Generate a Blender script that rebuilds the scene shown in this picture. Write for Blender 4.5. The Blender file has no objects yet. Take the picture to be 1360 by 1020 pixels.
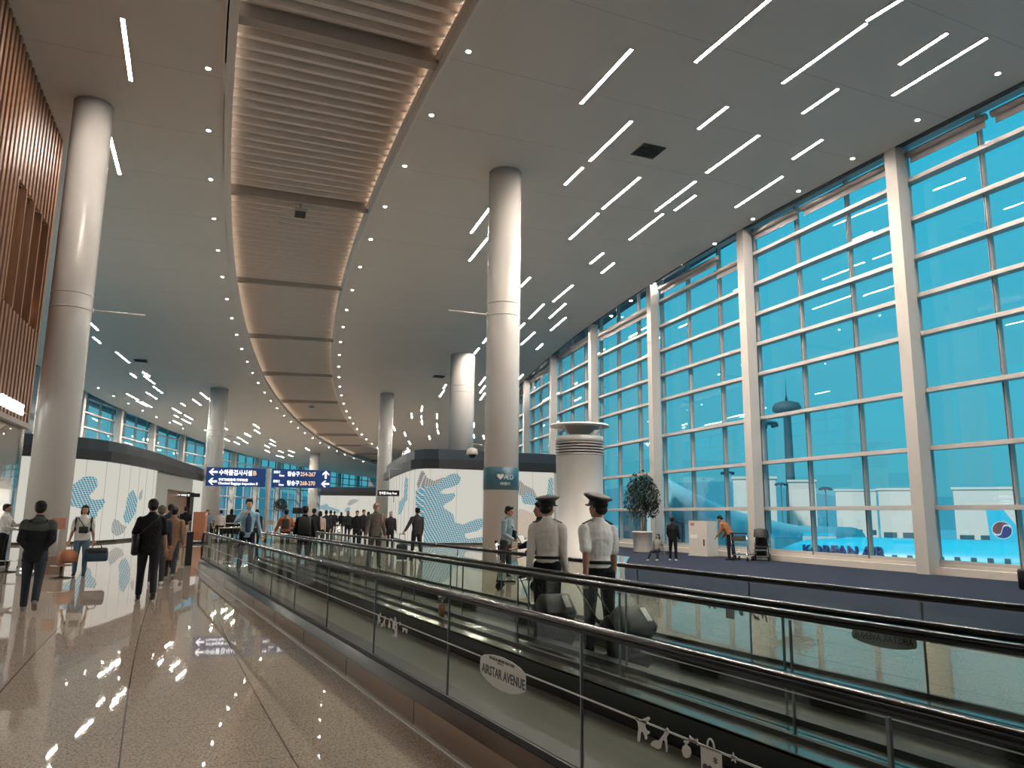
import bpy, bmesh, math, random
from mathutils import Vector, Matrix, noise
random.seed(7)
SC = bpy.context.scene; COL = SC.collection
R = math.radians
# ------------------------------------------------------------------ survey of the place
F = 1000.; P = math.atan(.1747); ROLL = .012; HC = 1.55
YAW = R(27.1208)
CX, CY = 221.4, -1.0                     # the concourse is an arc about this point
def rotz(v, a):
    c, s = math.cos(a), math.sin(a); return (v[0]*c+v[1]*s, -v[0]*s+v[1]*c, v[2])
def ray(px, py):
    u = (px-680)/F; v = (510-py)/F; c, s = math.cos(ROLL), math.sin(ROLL)
    u, v = u*c-v*s, u*s+v*c
    return rotz((u, math.cos(P)-v*math.sin(P), math.sin(P)+v*math.cos(P)), YAW)
def atd(px, py, d):
    r = ray(px, py); t = d/math.hypot(r[0], r[1]); return Vector((r[0]*t, r[1]*t, HC+r[2]*t))
def onz(px, py, z=0):
    r = ray(px, py); t = (z-HC)/r[2]; return Vector((r[0]*t, r[1]*t, z))
def PL(r, deg, z=0.):
    a = R(deg); return Vector((CX-r*math.cos(a), CY+r*math.sin(a), z))
def zc(y):
    T = [(-50,13.3),(20,13.3),(28,13.1),(38,12.75),(48,12.2),(60,11.5),(75,10.9),(90,10.3),(115,9.6),(150,9.2),(400,9.2)]
    for (a, za), (b, zb) in zip(T, T[1:]):
        if y <= b: return za+(zb-za)*(y-a)/(b-a)
    return T[-1][1]
def ceilpt(px, py):
    r = ray(px, py); t = 1.
    while t < 500 and HC+r[2]*t < zc(r[1]*t): t += .02
    return Vector((r[0]*t, r[1]*t, zc(r[1]*t)))
# ------------------------------------------------------------------ materials
MATS = {}
def mat(name, col, rough=.5, metal=0., spec=.5, emit=None, es=0., noise_amt=0., nscale=8.):
    if name in MATS: return MATS[name]
    m = bpy.data.materials.new(name); m.use_nodes = True; nt = m.node_tree
    b = nt.nodes['Principled BSDF']
    c = tuple(col)+(1,)
    b.inputs['Base Color'].default_value = c
    b.inputs['Roughness'].default_value = rough; b.inputs['Metallic'].default_value = metal
    b.inputs['Specular IOR Level'].default_value = spec
    if emit:
        b.inputs['Emission Color'].default_value = tuple(emit)+(1,); b.inputs['Emission Strength'].default_value = es
    if noise_amt:
        t = nt.nodes.new('ShaderNodeTexCoord'); n = nt.nodes.new('ShaderNodeTexNoise'); n.inputs['Scale'].default_value = nscale
        n.inputs['Detail'].default_value = 4
        mx = nt.nodes.new('ShaderNodeMix'); mx.data_type = 'RGBA'
        nt.links.new(t.outputs['Object'], n.inputs['Vector']); nt.links.new(n.outputs['Fac'], mx.inputs['Factor'])
        mx.inputs['A'].default_value = tuple(v*(1-noise_amt) for v in col)+(1,)
        mx.inputs['B'].default_value = tuple(min(1, v*(1+noise_amt)) for v in col)+(1,)
        nt.links.new(mx.outputs['Result'], b.inputs['Base Color'])
    MATS[name] = m; return m
def nmath(nt, op, a, b=None, c=None):
    n = nt.nodes.new('ShaderNodeMath'); n.operation = op
    for i, v in enumerate((a, b, c)):
        if v is None: continue
        if isinstance(v, (int, float)): n.inputs[i].default_value = v
        else: nt.links.new(v, n.inputs[i])
    return n.outputs[0]
def polar(nt):
    g = nt.nodes.new('ShaderNodeNewGeometry'); s = nt.nodes.new('ShaderNodeSeparateXYZ')
    nt.links.new(g.outputs['Position'], s.inputs[0])
    dx = nmath(nt, 'SUBTRACT', CX, s.outputs[0]); dy = nmath(nt, 'SUBTRACT', s.outputs[1], CY)
    r = nmath(nt, 'SQRT', nmath(nt, 'ADD', nmath(nt, 'MULTIPLY', dx, dx), nmath(nt, 'MULTIPLY', dy, dy)))
    s_ = nmath(nt, 'MULTIPLY', nmath(nt, 'ARCTAN2', dy, dx), 218.)
    return r, s_, g
def seam(nt, v, period, off, w):
    f = nmath(nt, 'FRACT', nmath(nt, 'DIVIDE', nmath(nt, 'SUBTRACT', v, off-period*50), period))
    return nmath(nt, 'LESS_THAN', f, w/period)
def mixc(nt, f, a, b):
    m = nt.nodes.new('ShaderNodeMix'); m.data_type = 'RGBA'
    for k, v in (('Factor', f), ('A', a), ('B', b)):
        if isinstance(v, (int, float)): m.inputs[k].default_value = v
        elif isinstance(v, tuple): m.inputs[k].default_value = v+(1,)
        else: nt.links.new(v, m.inputs[k])
    return m.outputs['Result']
def granite():
    m = mat('granite', (.3,.25,.2), .02); nt = m.node_tree; b = nt.nodes['Principled BSDF']
    r, s, g = polar(nt)
    n = nt.nodes.new('ShaderNodeTexNoise'); n.inputs['Scale'].default_value = 55; n.inputs['Detail'].default_value = 3
    nt.links.new(g.outputs['Position'], n.inputs['Vector'])
    v = nt.nodes.new('ShaderNodeTexVoronoi'); v.inputs['Scale'].default_value = 120; nt.links.new(g.outputs['Position'], v.inputs['Vector'])
    rp = nt.nodes.new('ShaderNodeValToRGB'); rp.color_ramp.elements[0].position = .35; rp.color_ramp.elements[1].position = .65
    nt.links.new(n.outputs['Fac'], rp.inputs[0])
    c = mixc(nt, rp.outputs[0], (.37,.30,.245), (.60,.505,.425))
    sp = nt.nodes.new('ShaderNodeSeparateColor'); nt.links.new(v.outputs['Color'], sp.inputs[0])
    c = mixc(nt, nmath(nt, 'MULTIPLY', nmath(nt, 'GREATER_THAN', sp.outputs[0], .8), .5), c, (.09,.07,.06))
    j = nmath(nt, 'MAXIMUM', seam(nt, r, 1., 220.35, .012), nmath(nt, 'MULTIPLY', seam(nt, s, 1., .2, .01), .5))
    c = mixc(nt, nmath(nt, 'MULTIPLY', j, .7), c, (.05,.045,.04))
    nt.links.new(c, b.inputs['Base Color']); b.inputs['Specular IOR Level'].default_value = .62
    return m
def carpet():
    m = mat('carpet', (.03,.035,.07), .95, spec=.1); nt = m.node_tree; b = nt.nodes['Principled BSDF']
    g = nt.nodes.new('ShaderNodeNewGeometry'); n = nt.nodes.new('ShaderNodeTexNoise'); n.inputs['Scale'].default_value = 40
    nt.links.new(g.outputs['Position'], n.inputs['Vector'])
    nt.links.new(mixc(nt, n.outputs['Fac'], (.014,.019,.034), (.028,.035,.056)), b.inputs['Base Color'])
    return m
def ceilmat(name, col):
    m = mat(name, col, .55, spec=.3); nt = m.node_tree; b = nt.nodes['Principled BSDF']
    r, s, g = polar(nt)
    j = nmath(nt, 'MAXIMUM', seam(nt, s, 3.33, 1.3, .02), nmath(nt, 'MULTIPLY', seam(nt, r, 2.9, 215.0, .012), .35))
    n = nt.nodes.new('ShaderNodeTexNoise'); n.inputs['Scale'].default_value = .5; nt.links.new(g.outputs['Position'], n.inputs['Vector'])
    c = mixc(nt, n.outputs['Fac'], tuple(v*.94 for v in col), col)
    nt.links.new(mixc(nt, nmath(nt, 'MULTIPLY', j, .45), c, tuple(v*.3 for v in col)), b.inputs['Base Color'])
    return m
def woodmat():
    m = mat('brown_wood', (.16,.07,.035), .45); nt = m.node_tree; b = nt.nodes['Principled BSDF']
    g = nt.nodes.new('ShaderNodeNewGeometry'); mp = nt.nodes.new('ShaderNodeMapping'); mp.inputs['Scale'].default_value = (14,14,.6)
    n = nt.nodes.new('ShaderNodeTexNoise'); n.inputs['Scale'].default_value = 2
    nt.links.new(g.outputs['Position'], mp.inputs[0]); nt.links.new(mp.outputs[0], n.inputs['Vector'])
    nt.links.new(mixc(nt, n.outputs['Fac'], (.15,.07,.038), (.33,.17,.10)), b.inputs['Base Color'])
    return m
def glassmat(name, tint, refl=1., rough=0., base=.0, ior=1.5):
    m = bpy.data.materials.new(name); m.use_nodes = True; nt = m.node_tree; nt.nodes.clear()
    o = nt.nodes.new('ShaderNodeOutputMaterial'); t = nt.nodes.new('ShaderNodeBsdfTransparent'); t.inputs[0].default_value = tuple(tint)+(1,)
    g = nt.nodes.new('ShaderNodeBsdfGlossy'); g.inputs['Roughness'].default_value = rough
    ge = nt.nodes.new('ShaderNodeNewGeometry'); vm = nt.nodes.new('ShaderNodeVectorMath'); vm.operation = 'DOT_PRODUCT'
    nt.links.new(ge.outputs['Normal'], vm.inputs[0]); nt.links.new(ge.outputs['Incoming'], vm.inputs[1])
    q = nmath(nt, 'POWER', nmath(nt, 'SUBTRACT', 1., nmath(nt, 'ABSOLUTE', vm.outputs['Value'])), 5.)
    mx = nt.nodes.new('ShaderNodeMixShader')
    f = nmath(nt, 'MINIMUM', nmath(nt, 'ADD', nmath(nt, 'MULTIPLY', q, refl*.9), .04*refl+base), .95)
    nt.links.new(f, mx.inputs[0]); nt.links.new(t.outputs[0], mx.inputs[1]); nt.links.new(g.outputs[0], mx.inputs[2])
    nt.links.new(mx.outputs[0], o.inputs[0]); MATS[name] = m; return m
def emi(name, col, s):
    m = bpy.data.materials.new(name); m.use_nodes = True; nt = m.node_tree; nt.nodes.clear()
    o = nt.nodes.new('ShaderNodeOutputMaterial'); e = nt.nodes.new('ShaderNodeEmission')
    e.inputs[0].default_value = tuple(col)+(1,); e.inputs[1].default_value = s
    nt.links.new(e.outputs[0], o.inputs[0]); MATS[name] = m; return m
def lattice(name, col, gap, ang, scale, s):
    "backlit printed film: a woven lattice of lines over the lit wall"
    m = bpy.data.materials.new(name); m.use_nodes = True; nt = m.node_tree; nt.nodes.clear()
    o = nt.nodes.new('ShaderNodeOutputMaterial'); e = nt.nodes.new('ShaderNodeEmission')
    t = nt.nodes.new('ShaderNodeTexCoord'); c = None; vals = []
    for i, a in enumerate((ang, ang+75)):
        mp = nt.nodes.new('ShaderNodeMapping'); mp.inputs['Rotation'].default_value = (0, R(a), 0); nt.links.new(t.outputs['Object'], mp.inputs[0])
        w = nt.nodes.new('ShaderNodeTexWave'); w.bands_direction = 'X'; w.inputs['Scale'].default_value = scale*(1 if i else .8)
        w.inputs['Distortion'].default_value = 3.; w.inputs['Detail'].default_value = 0; w.inputs['Detail Scale'].default_value = .35
        nt.links.new(mp.outputs[0], w.inputs['Vector']); vals.append(nmath(nt, 'GREATER_THAN', w.outputs['Fac'], gap))
    f = nmath(nt, 'MAXIMUM', vals[0], vals[1])
    nt.links.new(mixc(nt, f, col, (.80,.86,.84)), e.inputs[0]); e.inputs[1].default_value = s
    nt.links.new(e.outputs[0], o.inputs[0]); MATS[name] = m; return m
M = dict(
 granite=granite(), carpet=carpet(), ceil=ceilmat('ceiling_panel', (.80,.745,.675)), ceil2=ceilmat('ceiling_panel_right', (.80,.735,.665)), wood=woodmat(),
 white=mat('white_paint', (.74,.72,.69), .3, noise_amt=.03, nscale=2), colw=mat('column_paint', (.60,.575,.55), .22, noise_amt=.03, nscale=1),
 louv=mat('louvre_beige', (.86,.765,.68), .5, noise_amt=.05), fasc=mat('fascia_cream', (.82,.75,.68), .5, noise_amt=.03), bar=mat('crossbar_grey', (.36,.32,.28), .5, noise_amt=.05),
 steel=mat('brushed_steel', (.66,.60,.54), .16, 1., noise_amt=.06, nscale=3), dsteel=mat('dark_steel', (.12,.11,.10), .14, .8, noise_amt=.1), skirt=mat('bronze_skirt', (.34,.25,.20), .22, .6, noise_amt=.08, nscale=2),
 belt=mat('belt_grey', (.115,.11,.09), .7, noise_amt=.15, nscale=20), black=mat('black_rubber', (.006,.007,.009), .15, spec=.28, noise_amt=.1), blackm=mat('black_matt', (.008,.008,.009), .6, noise_amt=.2),
 navy=mat('cornice_navy', (.010,.022,.036), .45, noise_amt=.1), nblack=mat('cornice_black', (.004,.005,.007), .5, noise_amt=.1), blue=mat('sign_blue', (.012,.045,.17), .4, emit=(.012,.045,.17), es=.35, noise_amt=.03),
 grey=mat('grey_panel', (.36,.34,.33), .4, noise_amt=.04), lgrey=mat('light_grey', (.55,.54,.52), .45, noise_amt=.04), mull=mat('mullion_grey', (.47,.445,.42), .35, noise_amt=.04), mdark=mat('mullion_dark', (.10,.12,.13), .4, noise_amt=.05),
 eave=mat('eave_dark', (.03,.05,.07), .6, noise_amt=.1), brown=mat('brown_panel', (.22,.12,.075), .35, noise_amt=.12, nscale=3), cream=mat('cream_stone', (.58,.53,.48), .4, noise_amt=.06),
 orange=mat('orange_plastic', (.44,.17,.09), .4, noise_amt=.06), teal=mat('teal_band', (.02,.09,.13), .35, noise_amt=.04), chrome=mat('chrome', (.75,.75,.75), .12, 1., noise_amt=.02),
 text_black=mat('lettering_black', (.02,.02,.02), .5, noise_amt=.02), sticker=mat('sticker_grey', (.55,.54,.52), .5, noise_amt=.03), stickb=mat('sticker_olive', (.20,.21,.18), .5, noise_amt=.03),
 bronze=mat('ribbon_grey', (.45,.44,.42), .5, noise_amt=.03), leather=mat('black_leather', (.007,.007,.008), .4, spec=.25, noise_amt=.2),
 strip=emi('strip_lamp', (1.,.88,.75), 270.), stripc=emi('strip_lamp_cool', (1.,.90,.78), 250.), dot=emi('spot_lamp', (1.,.89,.76), 480.),
 cove=emi('cove_lamp', (1.,.84,.70), 5.), kwall=emi('backlit_wall', (.93,.90,.80), .57), white_e=emi('lit_letters', (1,.98,.95), 1.6), amber_e=emi('lit_amber', (.95,.62,.36), .95),
 shop_e=emi('shop_light', (1,.95,.88), 5.), warm_e=emi('warm_lamp', (1,.6,.35), 1.2),
 glass=glassmat('facade_glass', (.86,.97,1.), 1.6, base=.06), bal=glassmat('balustrade_glass', (.90,.925,.91), .15, .0, base=.0), shopg=glassmat('shop_glass', (.85,.9,.9), 1.6, base=.05),
)
def MT(q): return q if not isinstance(q, str) else (M[q] if q in M else MATS[q])
# ------------------------------------------------------------------ mesh helpers
def fin(o, label=None, cat=None, group=None, kind=None):
    if label: o['label'] = label
    if cat: o['category'] = cat
    if group: o['group'] = group
    if kind: o['kind'] = kind
    return o
def empty(name, loc, rz=0., label=None, cat=None, group=None, kind=None):
    o = bpy.data.objects.new(name, None); COL.objects.link(o); o.location = loc; o.rotation_euler = (0, 0, rz)
    o.empty_display_size = .2
    return fin(o, label, cat, group, kind)
def wm(o):
    m = Matrix.LocRotScale(o.location, o.rotation_euler, o.scale)
    return wm(o.parent) @ m if o.parent else m
class MB:
    def __init__(s): s.v = []; s.f = []; s.smooth = []
    def add(s, vs, fs, sm=False):
        b = len(s.v); s.v += [Vector(v) for v in vs]; s.f += [tuple(i+b for i in f) for f in fs]; s.smooth += [sm]*len(fs); return s
    def box(s, a, b, mtx=None):
        x0,y0,z0 = a; x1,y1,z1 = b
        vs = [Vector(p) for p in ((x0,y0,z0),(x1,y0,z0),(x1,y1,z0),(x0,y1,z0),(x0,y0,z1),(x1,y0,z1),(x1,y1,z1),(x0,y1,z1))]
        if mtx: vs = [mtx @ v for v in vs]
        return s.add(vs, [(0,3,2,1),(4,5,6,7),(0,1,5,4),(1,2,6,5),(2,3,7,6),(3,0,4,7)])
    def cbox(s, c, d, mtx=None): return s.box([c[i]-d[i]/2 for i in range(3)], [c[i]+d[i]/2 for i in range(3)], mtx)
    def rbox(s, c, d, r=.02, mtx=None, n=3):
        "box with rounded vertical edges and softened top"
        pts = []; hx, hy = d[0]/2-r, d[1]/2-r
        for qx, qy, a0 in ((hx,hy,0),(-hx,hy,90),(-hx,-hy,180),(hx,-hy,270)):
            for k in range(n+1):
                a = R(a0+90*k/n); pts.append((qx, qy, math.cos(a), math.sin(a)))
        rings = []
        for z, k in ((-d[2]/2, .5), (-d[2]/2+r*.5, 1), (d[2]/2-r*.5, 1), (d[2]/2, .5)):
            rings.append([Vector((c[0]+x+ca*r*k-(1-k)*0, c[1]+y+sa*r*k, c[2]+z)) for x, y, ca, sa in pts])
        return s.loft(rings, mtx=mtx)
    def loft(s, rings, cap=True, closed=True, mtx=None, sm=True):
        n = len(rings[0]); vs = [v for r in rings for v in r]
        if mtx: vs = [mtx @ Vector(v) for v in vs]
        fs = []
        for i in range(len(rings)-1):
            for j in range(n if closed else n-1):
                k = (j+1) % n; fs.append((i*n+j, i*n+k, (i+1)*n+k, (i+1)*n+j))
        b = len(s.v); s.add(vs, fs, sm)
        if cap:
            s.f += [tuple(b+j for j in reversed(range(n))), tuple(b+(len(rings)-1)*n+j for j in range(n))]; s.smooth += [False, False]
        return s
    def tube(s, pts, rad, n=8, ry=None, cap=True):
        pts = [Vector(p) for p in pts]; rings = []; up = Vector((0,0,1))
        for i, p in enumerate(pts):
            d = (pts[min(i+1, len(pts)-1)]-pts[max(i-1, 0)]).normalized()
            x = d.cross(up)
            if x.length < .05: x = d.cross(Vector((0,1,0)))
            x.normalize(); y = x.cross(d).normalized()
            r = rad[i] if isinstance(rad, (list, tuple)) else rad; q = ry if ry else r
            rings.append([p+x*r*math.cos(2*math.pi*k/n)+y*q*math.sin(2*math.pi*k/n) for k in range(n)])
        return s.loft(rings, cap)
    def lathe(s, prof, n=24, c=(0,0), cap=True):
        return s.loft([[Vector((c[0]+r*math.cos(2*math.pi*k/n), c[1]+r*math.sin(2*math.pi*k/n), z)) for k in range(n)] for r, z in prof], cap)
    def ball(s, c, r, n=10, m=7, mtx=None):
        rr = r if isinstance(r, (tuple, list)) else (r,r,r); rings = []
        for i in range(m+1):
            a = math.pi*(.03+.94*i/m); rings.append([Vector((c[0]+rr[0]*math.sin(a)*math.cos(2*math.pi*k/n), c[1]+rr[1]*math.sin(a)*math.sin(2*math.pi*k/n), c[2]-rr[2]*math.cos(a))) for k in range(n)])
        return s.loft(rings, mtx=mtx)
    def prism(s, poly, w0, w1, fn):
        "poly of 2-D points extruded between two depths, fn(u, v, w) -> point"
        n = len(poly); vs = [fn(u, v, w0) for u, v in poly]+[fn(u, v, w1) for u, v in poly]
        return s.add(vs, [tuple(range(n)), tuple(reversed(range(n, 2*n)))]+[(j, j+n, (j+1) % n+n, (j+1) % n) for j in range(n)])
    def arc(s, r0, r1, p0, p1, z0, z1, step=.5):
        "block bent along the concourse; z0, z1 numbers or functions of the point"
        n = max(1, int(math.ceil(abs(p1-p0)/step))); rings = []
        for i in range(n+1):
            p = p0+(p1-p0)*i/n; g = lambda z, r: z(PL(r, p).y) if callable(z) else z
            rings.append([PL(r0,p,g(z0,r0)), PL(r1,p,g(z0,r1)), PL(r1,p,g(z1,r1)), PL(r0,p,g(z1,r0))])
        return s.loft(rings, sm=False)
    def build(s, name, m, parent=None, world=True, bevel=0., **kw):
        me = bpy.data.meshes.new(name)
        inv = wm(parent).inverted() if parent and world else None
        me.from_pydata([tuple(inv @ v) if inv else tuple(v) for v in s.v], [], s.f)
        ms = m if isinstance(m, (list, tuple)) else [m]
        for q in ms: me.materials.append(MT(q))
        me.polygons.foreach_set('use_smooth', s.smooth)
        bm = bmesh.new(); bm.from_mesh(me); bmesh.ops.recalc_face_normals(bm, faces=bm.faces)
        if bevel: bmesh.ops.bevel(bm, geom=list(bm.edges), offset=bevel, segments=2, affect='EDGES', clamp_overlap=True)
        bm.to_mesh(me); bm.free()
        o = bpy.data.objects.new(name, me); COL.objects.link(o)
        if parent: o.parent = parent
        return fin(o, **kw)
def copy_tree(o, parent=None):
    c = o.copy(); COL.objects.link(c)
    if parent: c.parent = parent
    for ch in list(o.children): copy_tree(ch, c)
    return c
def textmesh(name, s, size, org, ux, uy, m, parent, depth=.004, mirror=False, align='LEFT', squeeze=1., **kw):
    "solid lettering: ux is the reading direction, uy is up"
    cu = bpy.data.curves.new('t', 'FONT'); cu.body = s; cu.size = size; cu.extrude = depth; cu.align_x = align; cu.resolution_u = 2; cu.offset = kw.pop('bold', 0.)*size
    t = bpy.data.objects.new('t', cu); COL.objects.link(t); dg = bpy.context.evaluated_depsgraph_get(); dg.update()
    me = bpy.data.meshes.new_from_object(t.evaluated_get(dg)); bpy.data.objects.remove(t); bpy.data.curves.remove(cu)
    ux = Vector(ux).normalized(); uy = Vector(uy).normalized(); uz = ux.cross(uy); ux = ux*squeeze
    mt = Matrix((( ux.x,uy.x,uz.x,org[0]),(ux.y,uy.y,uz.y,org[1]),(ux.z,uy.z,uz.z,org[2]),(0,0,0,1)))
    if parent: mt = wm(parent).inverted() @ mt
    me.transform(mt); me.name = name; me.materials.clear(); me.materials.append(MT(m))
    o = bpy.data.objects.new(name, me); COL.objects.link(o)
    if parent: o.parent = parent
    return fin(o, **kw)
ORD = ['first','second','third','fourth','fifth','sixth','seventh','eighth','ninth','tenth','eleventh','twelfth','thirteenth','fourteenth','fifteenth','sixteenth','seventeenth','eighteenth','nineteenth','twentieth','twenty-first','twenty-second','twenty-third','twenty-fourth','twenty-fifth','twenty-sixth','twenty-seventh','twenty-eighth']
# ------------------------------------------------------------------ camera
cam = bpy.data.objects.new('camera', bpy.data.cameras.new('camera')); COL.objects.link(cam); SC.camera = cam
f_ = Vector(ray(680, 510)).normalized(); r_ = (Vector(ray(681, 510))-Vector(ray(680, 510))).normalized(); u_ = r_.cross(f_)
cam.matrix_world = Matrix(((r_.x,u_.x,-f_.x,0),(r_.y,u_.y,-f_.y,0),(r_.z,u_.z,-f_.z,HC),(0,0,0,1)))
cam.data.sensor_width = 36; cam.data.lens = F*36/1360; cam.data.clip_end = 3000; cam.data.clip_start = .05
# ------------------------------------------------------------------ the shell
PA, PB = -6., 44.
fl = MB(); fl.arc(203.9, 240, PA, PB, -.25, 0, 2); fl.build('floor', 'granite', kind='structure', label='glossy beige granite tiles of the concourse floor')
cf = MB(); rg = []
for p in [PA, 0, 3.9]+[3.9+.34*k for k in range(1, 11)]+[9+2*k for k in range(18)]:
    rl = 212.2 if p <= 3.9 else (212.2-(p-3.9)/3.4*7.3 if p < 7.3 else 204.9); rg.append([PL(199.9,p,-.2), PL(rl,p,-.2), PL(rl,p,.005), PL(199.9,p,.005)])
cf.loft(rg, sm=False); cf.build('floor', 'carpet', kind='structure', label='dark blue carpet along the window wall')
RE, RP = 200.95, 200.2
c1 = MB(); c1.arc(RE, 215.55, PA, PB, zc, lambda y: zc(y)+.12, .5); c1.build('ceiling', 'ceil2', kind='structure', label='grey panelled ceiling between louvred strip and window wall')
c2 = MB(); c2.arc(220.95, 235.6, PA, PB, zc, lambda y: zc(y)+.12, .5); c2.build('ceiling', 'ceil', kind='structure', label='grey panelled ceiling left of the louvred strip')
# louvred spine
BARS = [2.3, 4.95, 7.68, 10.35, 13.0, 15.65, 18.6, 21.4, 24.2, 27.0, 29.8, 32.6, 35.4]
lv = MB(); step = .132; p = -.5
while p < 37:
    n0, n1 = p, p+step
    prof = [(n0, .66), (n0+.002, .44), (n0+step*.25, .455), (n0+step*.55, .51), (n0+step*.8, .59), (n1, .66)]
    for (a, za), (b, zb) in zip(prof, prof[1:]):
        z = zc(PL(218, a).y)
        vs = [PL(215.6, a, z+za), PL(220.9, a, z+za), PL(220.9, b, z+zb), PL(215.6, b, z+zb)]
        lv.add(vs, [(0,1,2,3)], True)
    p += step
lv.build('ceiling', 'louv', kind='structure', label='beige louvred strip running down the middle of the ceiling')
bk = MB(); bk.arc(215.3, 221.2, -.6, PB, lambda y: zc(y)+.9, lambda y: zc(y)+1., 1); bk.build('ceiling', 'bar', kind='structure', label='dark plenum above the louvred strip')
n = 1
for lab, r0, r1 in (('cream fascia on the right edge of the louvred strip', 215.52, 215.60), ('cream fascia on the left edge of the louvred strip', 220.90, 220.98)):
    s_ = MB(); s_.arc(r0, r1, -.6, PB, lambda y: zc(y)-.05, lambda y: zc(y)+.9, .4)
    if n == 2: s_.arc(220.68, 220.94, -.6, PB, lambda y: zc(y)-.05, lambda y: zc(y)-.01, .4)
    s_.build('trim_%d' % n, 'fasc', kind='structure', label=lab); n += 1
for k, lab in ((215.655, 'right'), (220.80, 'left')):          # cove lamps lying on the fascia ledges
    hz = .16 if lab == 'right' else 0.; e = MB(); e.arc(k-.02, k+.02, .5, 30, lambda y: zc(y)+.20+hz, lambda y: zc(y)+.22+hz, .5)
    o = e.build('cove_light', 'cove', label='warm cove lamp hidden along the %s edge of the louvred ceiling strip' % lab, cat='light')
    h = MB(); h.arc(215.60 if lab == 'right' else 220.74, 215.69 if lab == 'right' else 220.90, .4, 30.1, lambda y: zc(y)+.17+hz, lambda y: zc(y)+.195+hz, .5); h.arc(215.685 if lab == 'right' else 220.735, 215.70 if lab == 'right' else 220.75, .4, 30.1, lambda y: zc(y)+.17+hz, lambda y: zc(y)+.27+hz, .5); h.build('ledge', 'fasc', o)
cb = MB()
for b in BARS: cb.arc(215.6, 220.9, b-(.045 if b < 6 else .022), b+(.045 if b < 6 else .022), lambda y: zc(y)+.22, lambda y: zc(y)+.60, .1)
cb.build('trim_3', 'bar', kind='structure', label='grey crossbars dividing the louvred strip')
# window walls
ROWS = [1.93, 3.70, 5.46, 7.23, 8.45, 9.69, 10.95, 12.25]
def bay(num, rw, sgn, p0, full=True):
    "one glazed bay; sgn +1: room lies on the larger-radius side"
    pm = p0+1.065; y = PL(rw, pm).y; top = zc(y)+.95
    o = empty('window_%d' % num, PL(rw, pm, 0), -R(pm)); fin(o, kind='structure')
    fr = MB(); s = sgn
    for k in range(3):
        p = p0+.71*k
        w = .0095
        fr.arc(rw-.09*s, rw+.10*s, p-w, p+w, .3, top, 1)
    if not full: pass
    tr = MB()
    for z in [.34]+ROWS+[13.5]:
        if z < top-.2: tr.arc(rw-.03*s, rw+(.30 if z > .4 else .1)*s, p0, p0+2.13, z-.065, z+.065, 1.1)
    dk = MB()
    for k in range(3):
        p = p0+.71*k; dk.arc(rw+.101*s, rw+.13*s, p-.003, p+.003, .3, top, 1)
    g = MB(); n_ = 3
    for i in range(n_):
        a, b = p0+2.13*i/n_, p0+2.13*(i+1)/n_
        g.add([PL(rw,a,.3), PL(rw,b,.3), PL(rw,b,top), PL(rw,a,top)], [(0,1,2,3)])
    fr.build('mullion', 'mull', o); tr.build('transom', 'mull', o); dk.build('gasket', 'mdark', o); g.build('glazing', 'glass', o)
    return o
wins = []
wn = 1; tn = 4
for k in range(-3, 17):
    p0 = 4.46+2.13*k
    o = bay(wn, RP, 1, p0); wn += 1
    # roller blinds below the ceiling
    zt = zc(PL(RP, p0+1).y)
    if k < 9:
        bl = MB()
        if k == 1: segs = [(.62, 2.05, zt-.28), (.05, .68, zt-.95)]
        elif k == 2: segs = [(.05, 2.05, zt-.85)]
        else: segs = [(.05, 1.25, zt-.22), (1.3, 2.05, zt-.2)]
        for a, b, z in segs:
            bl.tube([PL(RP+.30, p0+a+(b-a)*i/4, z) for i in range(5)], .11, 10)
            bl.arc(RP+.25, RP+.27, p0+a+.02, p0+b-.02, z-.30, z-.02, 1)
        bl.build('roller_blind', 'grey', o)
    if k >= -2:
        po = MB(); po.arc(RP+.35, RP+.80, p0-.075, p0+.045, .0, lambda y: zc(y)+.02, 1)
        po.build('trim_%d' % tn, 'mull', kind='structure', label='tall grey steel post of the right window wall'); tn += 1
for k in range(4, 18):
    p0 = 4.46+2.13*k+.3
    o = bay(wn, 236.5, -1, p0); wn += 1
    po = MB(); po.arc(235.6, 236.15, p0-.06, p0+.06, 0, lambda y: zc(y)+.02, 1)
    po.build('trim_%d' % tn, 'mull', kind='structure', label='tall grey steel post of the left window wall'); tn += 1
sl = MB(); sl.arc(RP-.15, RP+.55, PA, PB, 0, .21, 1); sl.arc(RP-.12, RP+.2, PA, PB, .21, .3, 1); sl.build('baseboard_right', 'cream', kind='structure', label='pale stone kerb under the window wall')
sl = MB(); sl.arc(236.1, 236.7, 10, PB, 0, .3, 1); sl.build('baseboard_left', 'cream', kind='structure')
ev = MB(); ev.arc(198.9, 200.15, PA, PB, lambda y: zc(y)+.95, lambda y: zc(y)+1.25, 1); ev.arc(200.9, 201.0, PA, PB, lambda y: zc(y)-.02, lambda y: zc(y)+1.2, 1); ev.build('trim_%d' % tn, 'eave', kind='structure', label='dark roof eave outside above the right glass wall'); tn += 1
ev = MB(); ev.arc(236.6, 240, 8, PB, lambda y: zc(y)+.95, lambda y: zc(y)+1.25, 1); ev.build('trim_%d' % tn, 'eave', kind='structure', label='dark roof eave outside above the left glass wall'); tn += 1
rf = MB(); rf.arc(198.9, 240, PA, PB, lambda y: zc(y)+1.26, lambda y: zc(y)+1.6, 1); rf.build('ceiling', 'eave', kind='structure', label='roof deck above the ceilings')
# back wall of the hall behind the photographer, and far end
bw = MB(); bw.arc(200.5, 240, PA-.1, PA, -.2, 14.4, 1); bw.build('wall_back', 'grey', kind='structure')
bw = MB(); bw.arc(200.5, 240, PB, PB+.1, -.2, 12, 1); bw.build('wall_front', 'grey', kind='structure')
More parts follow.
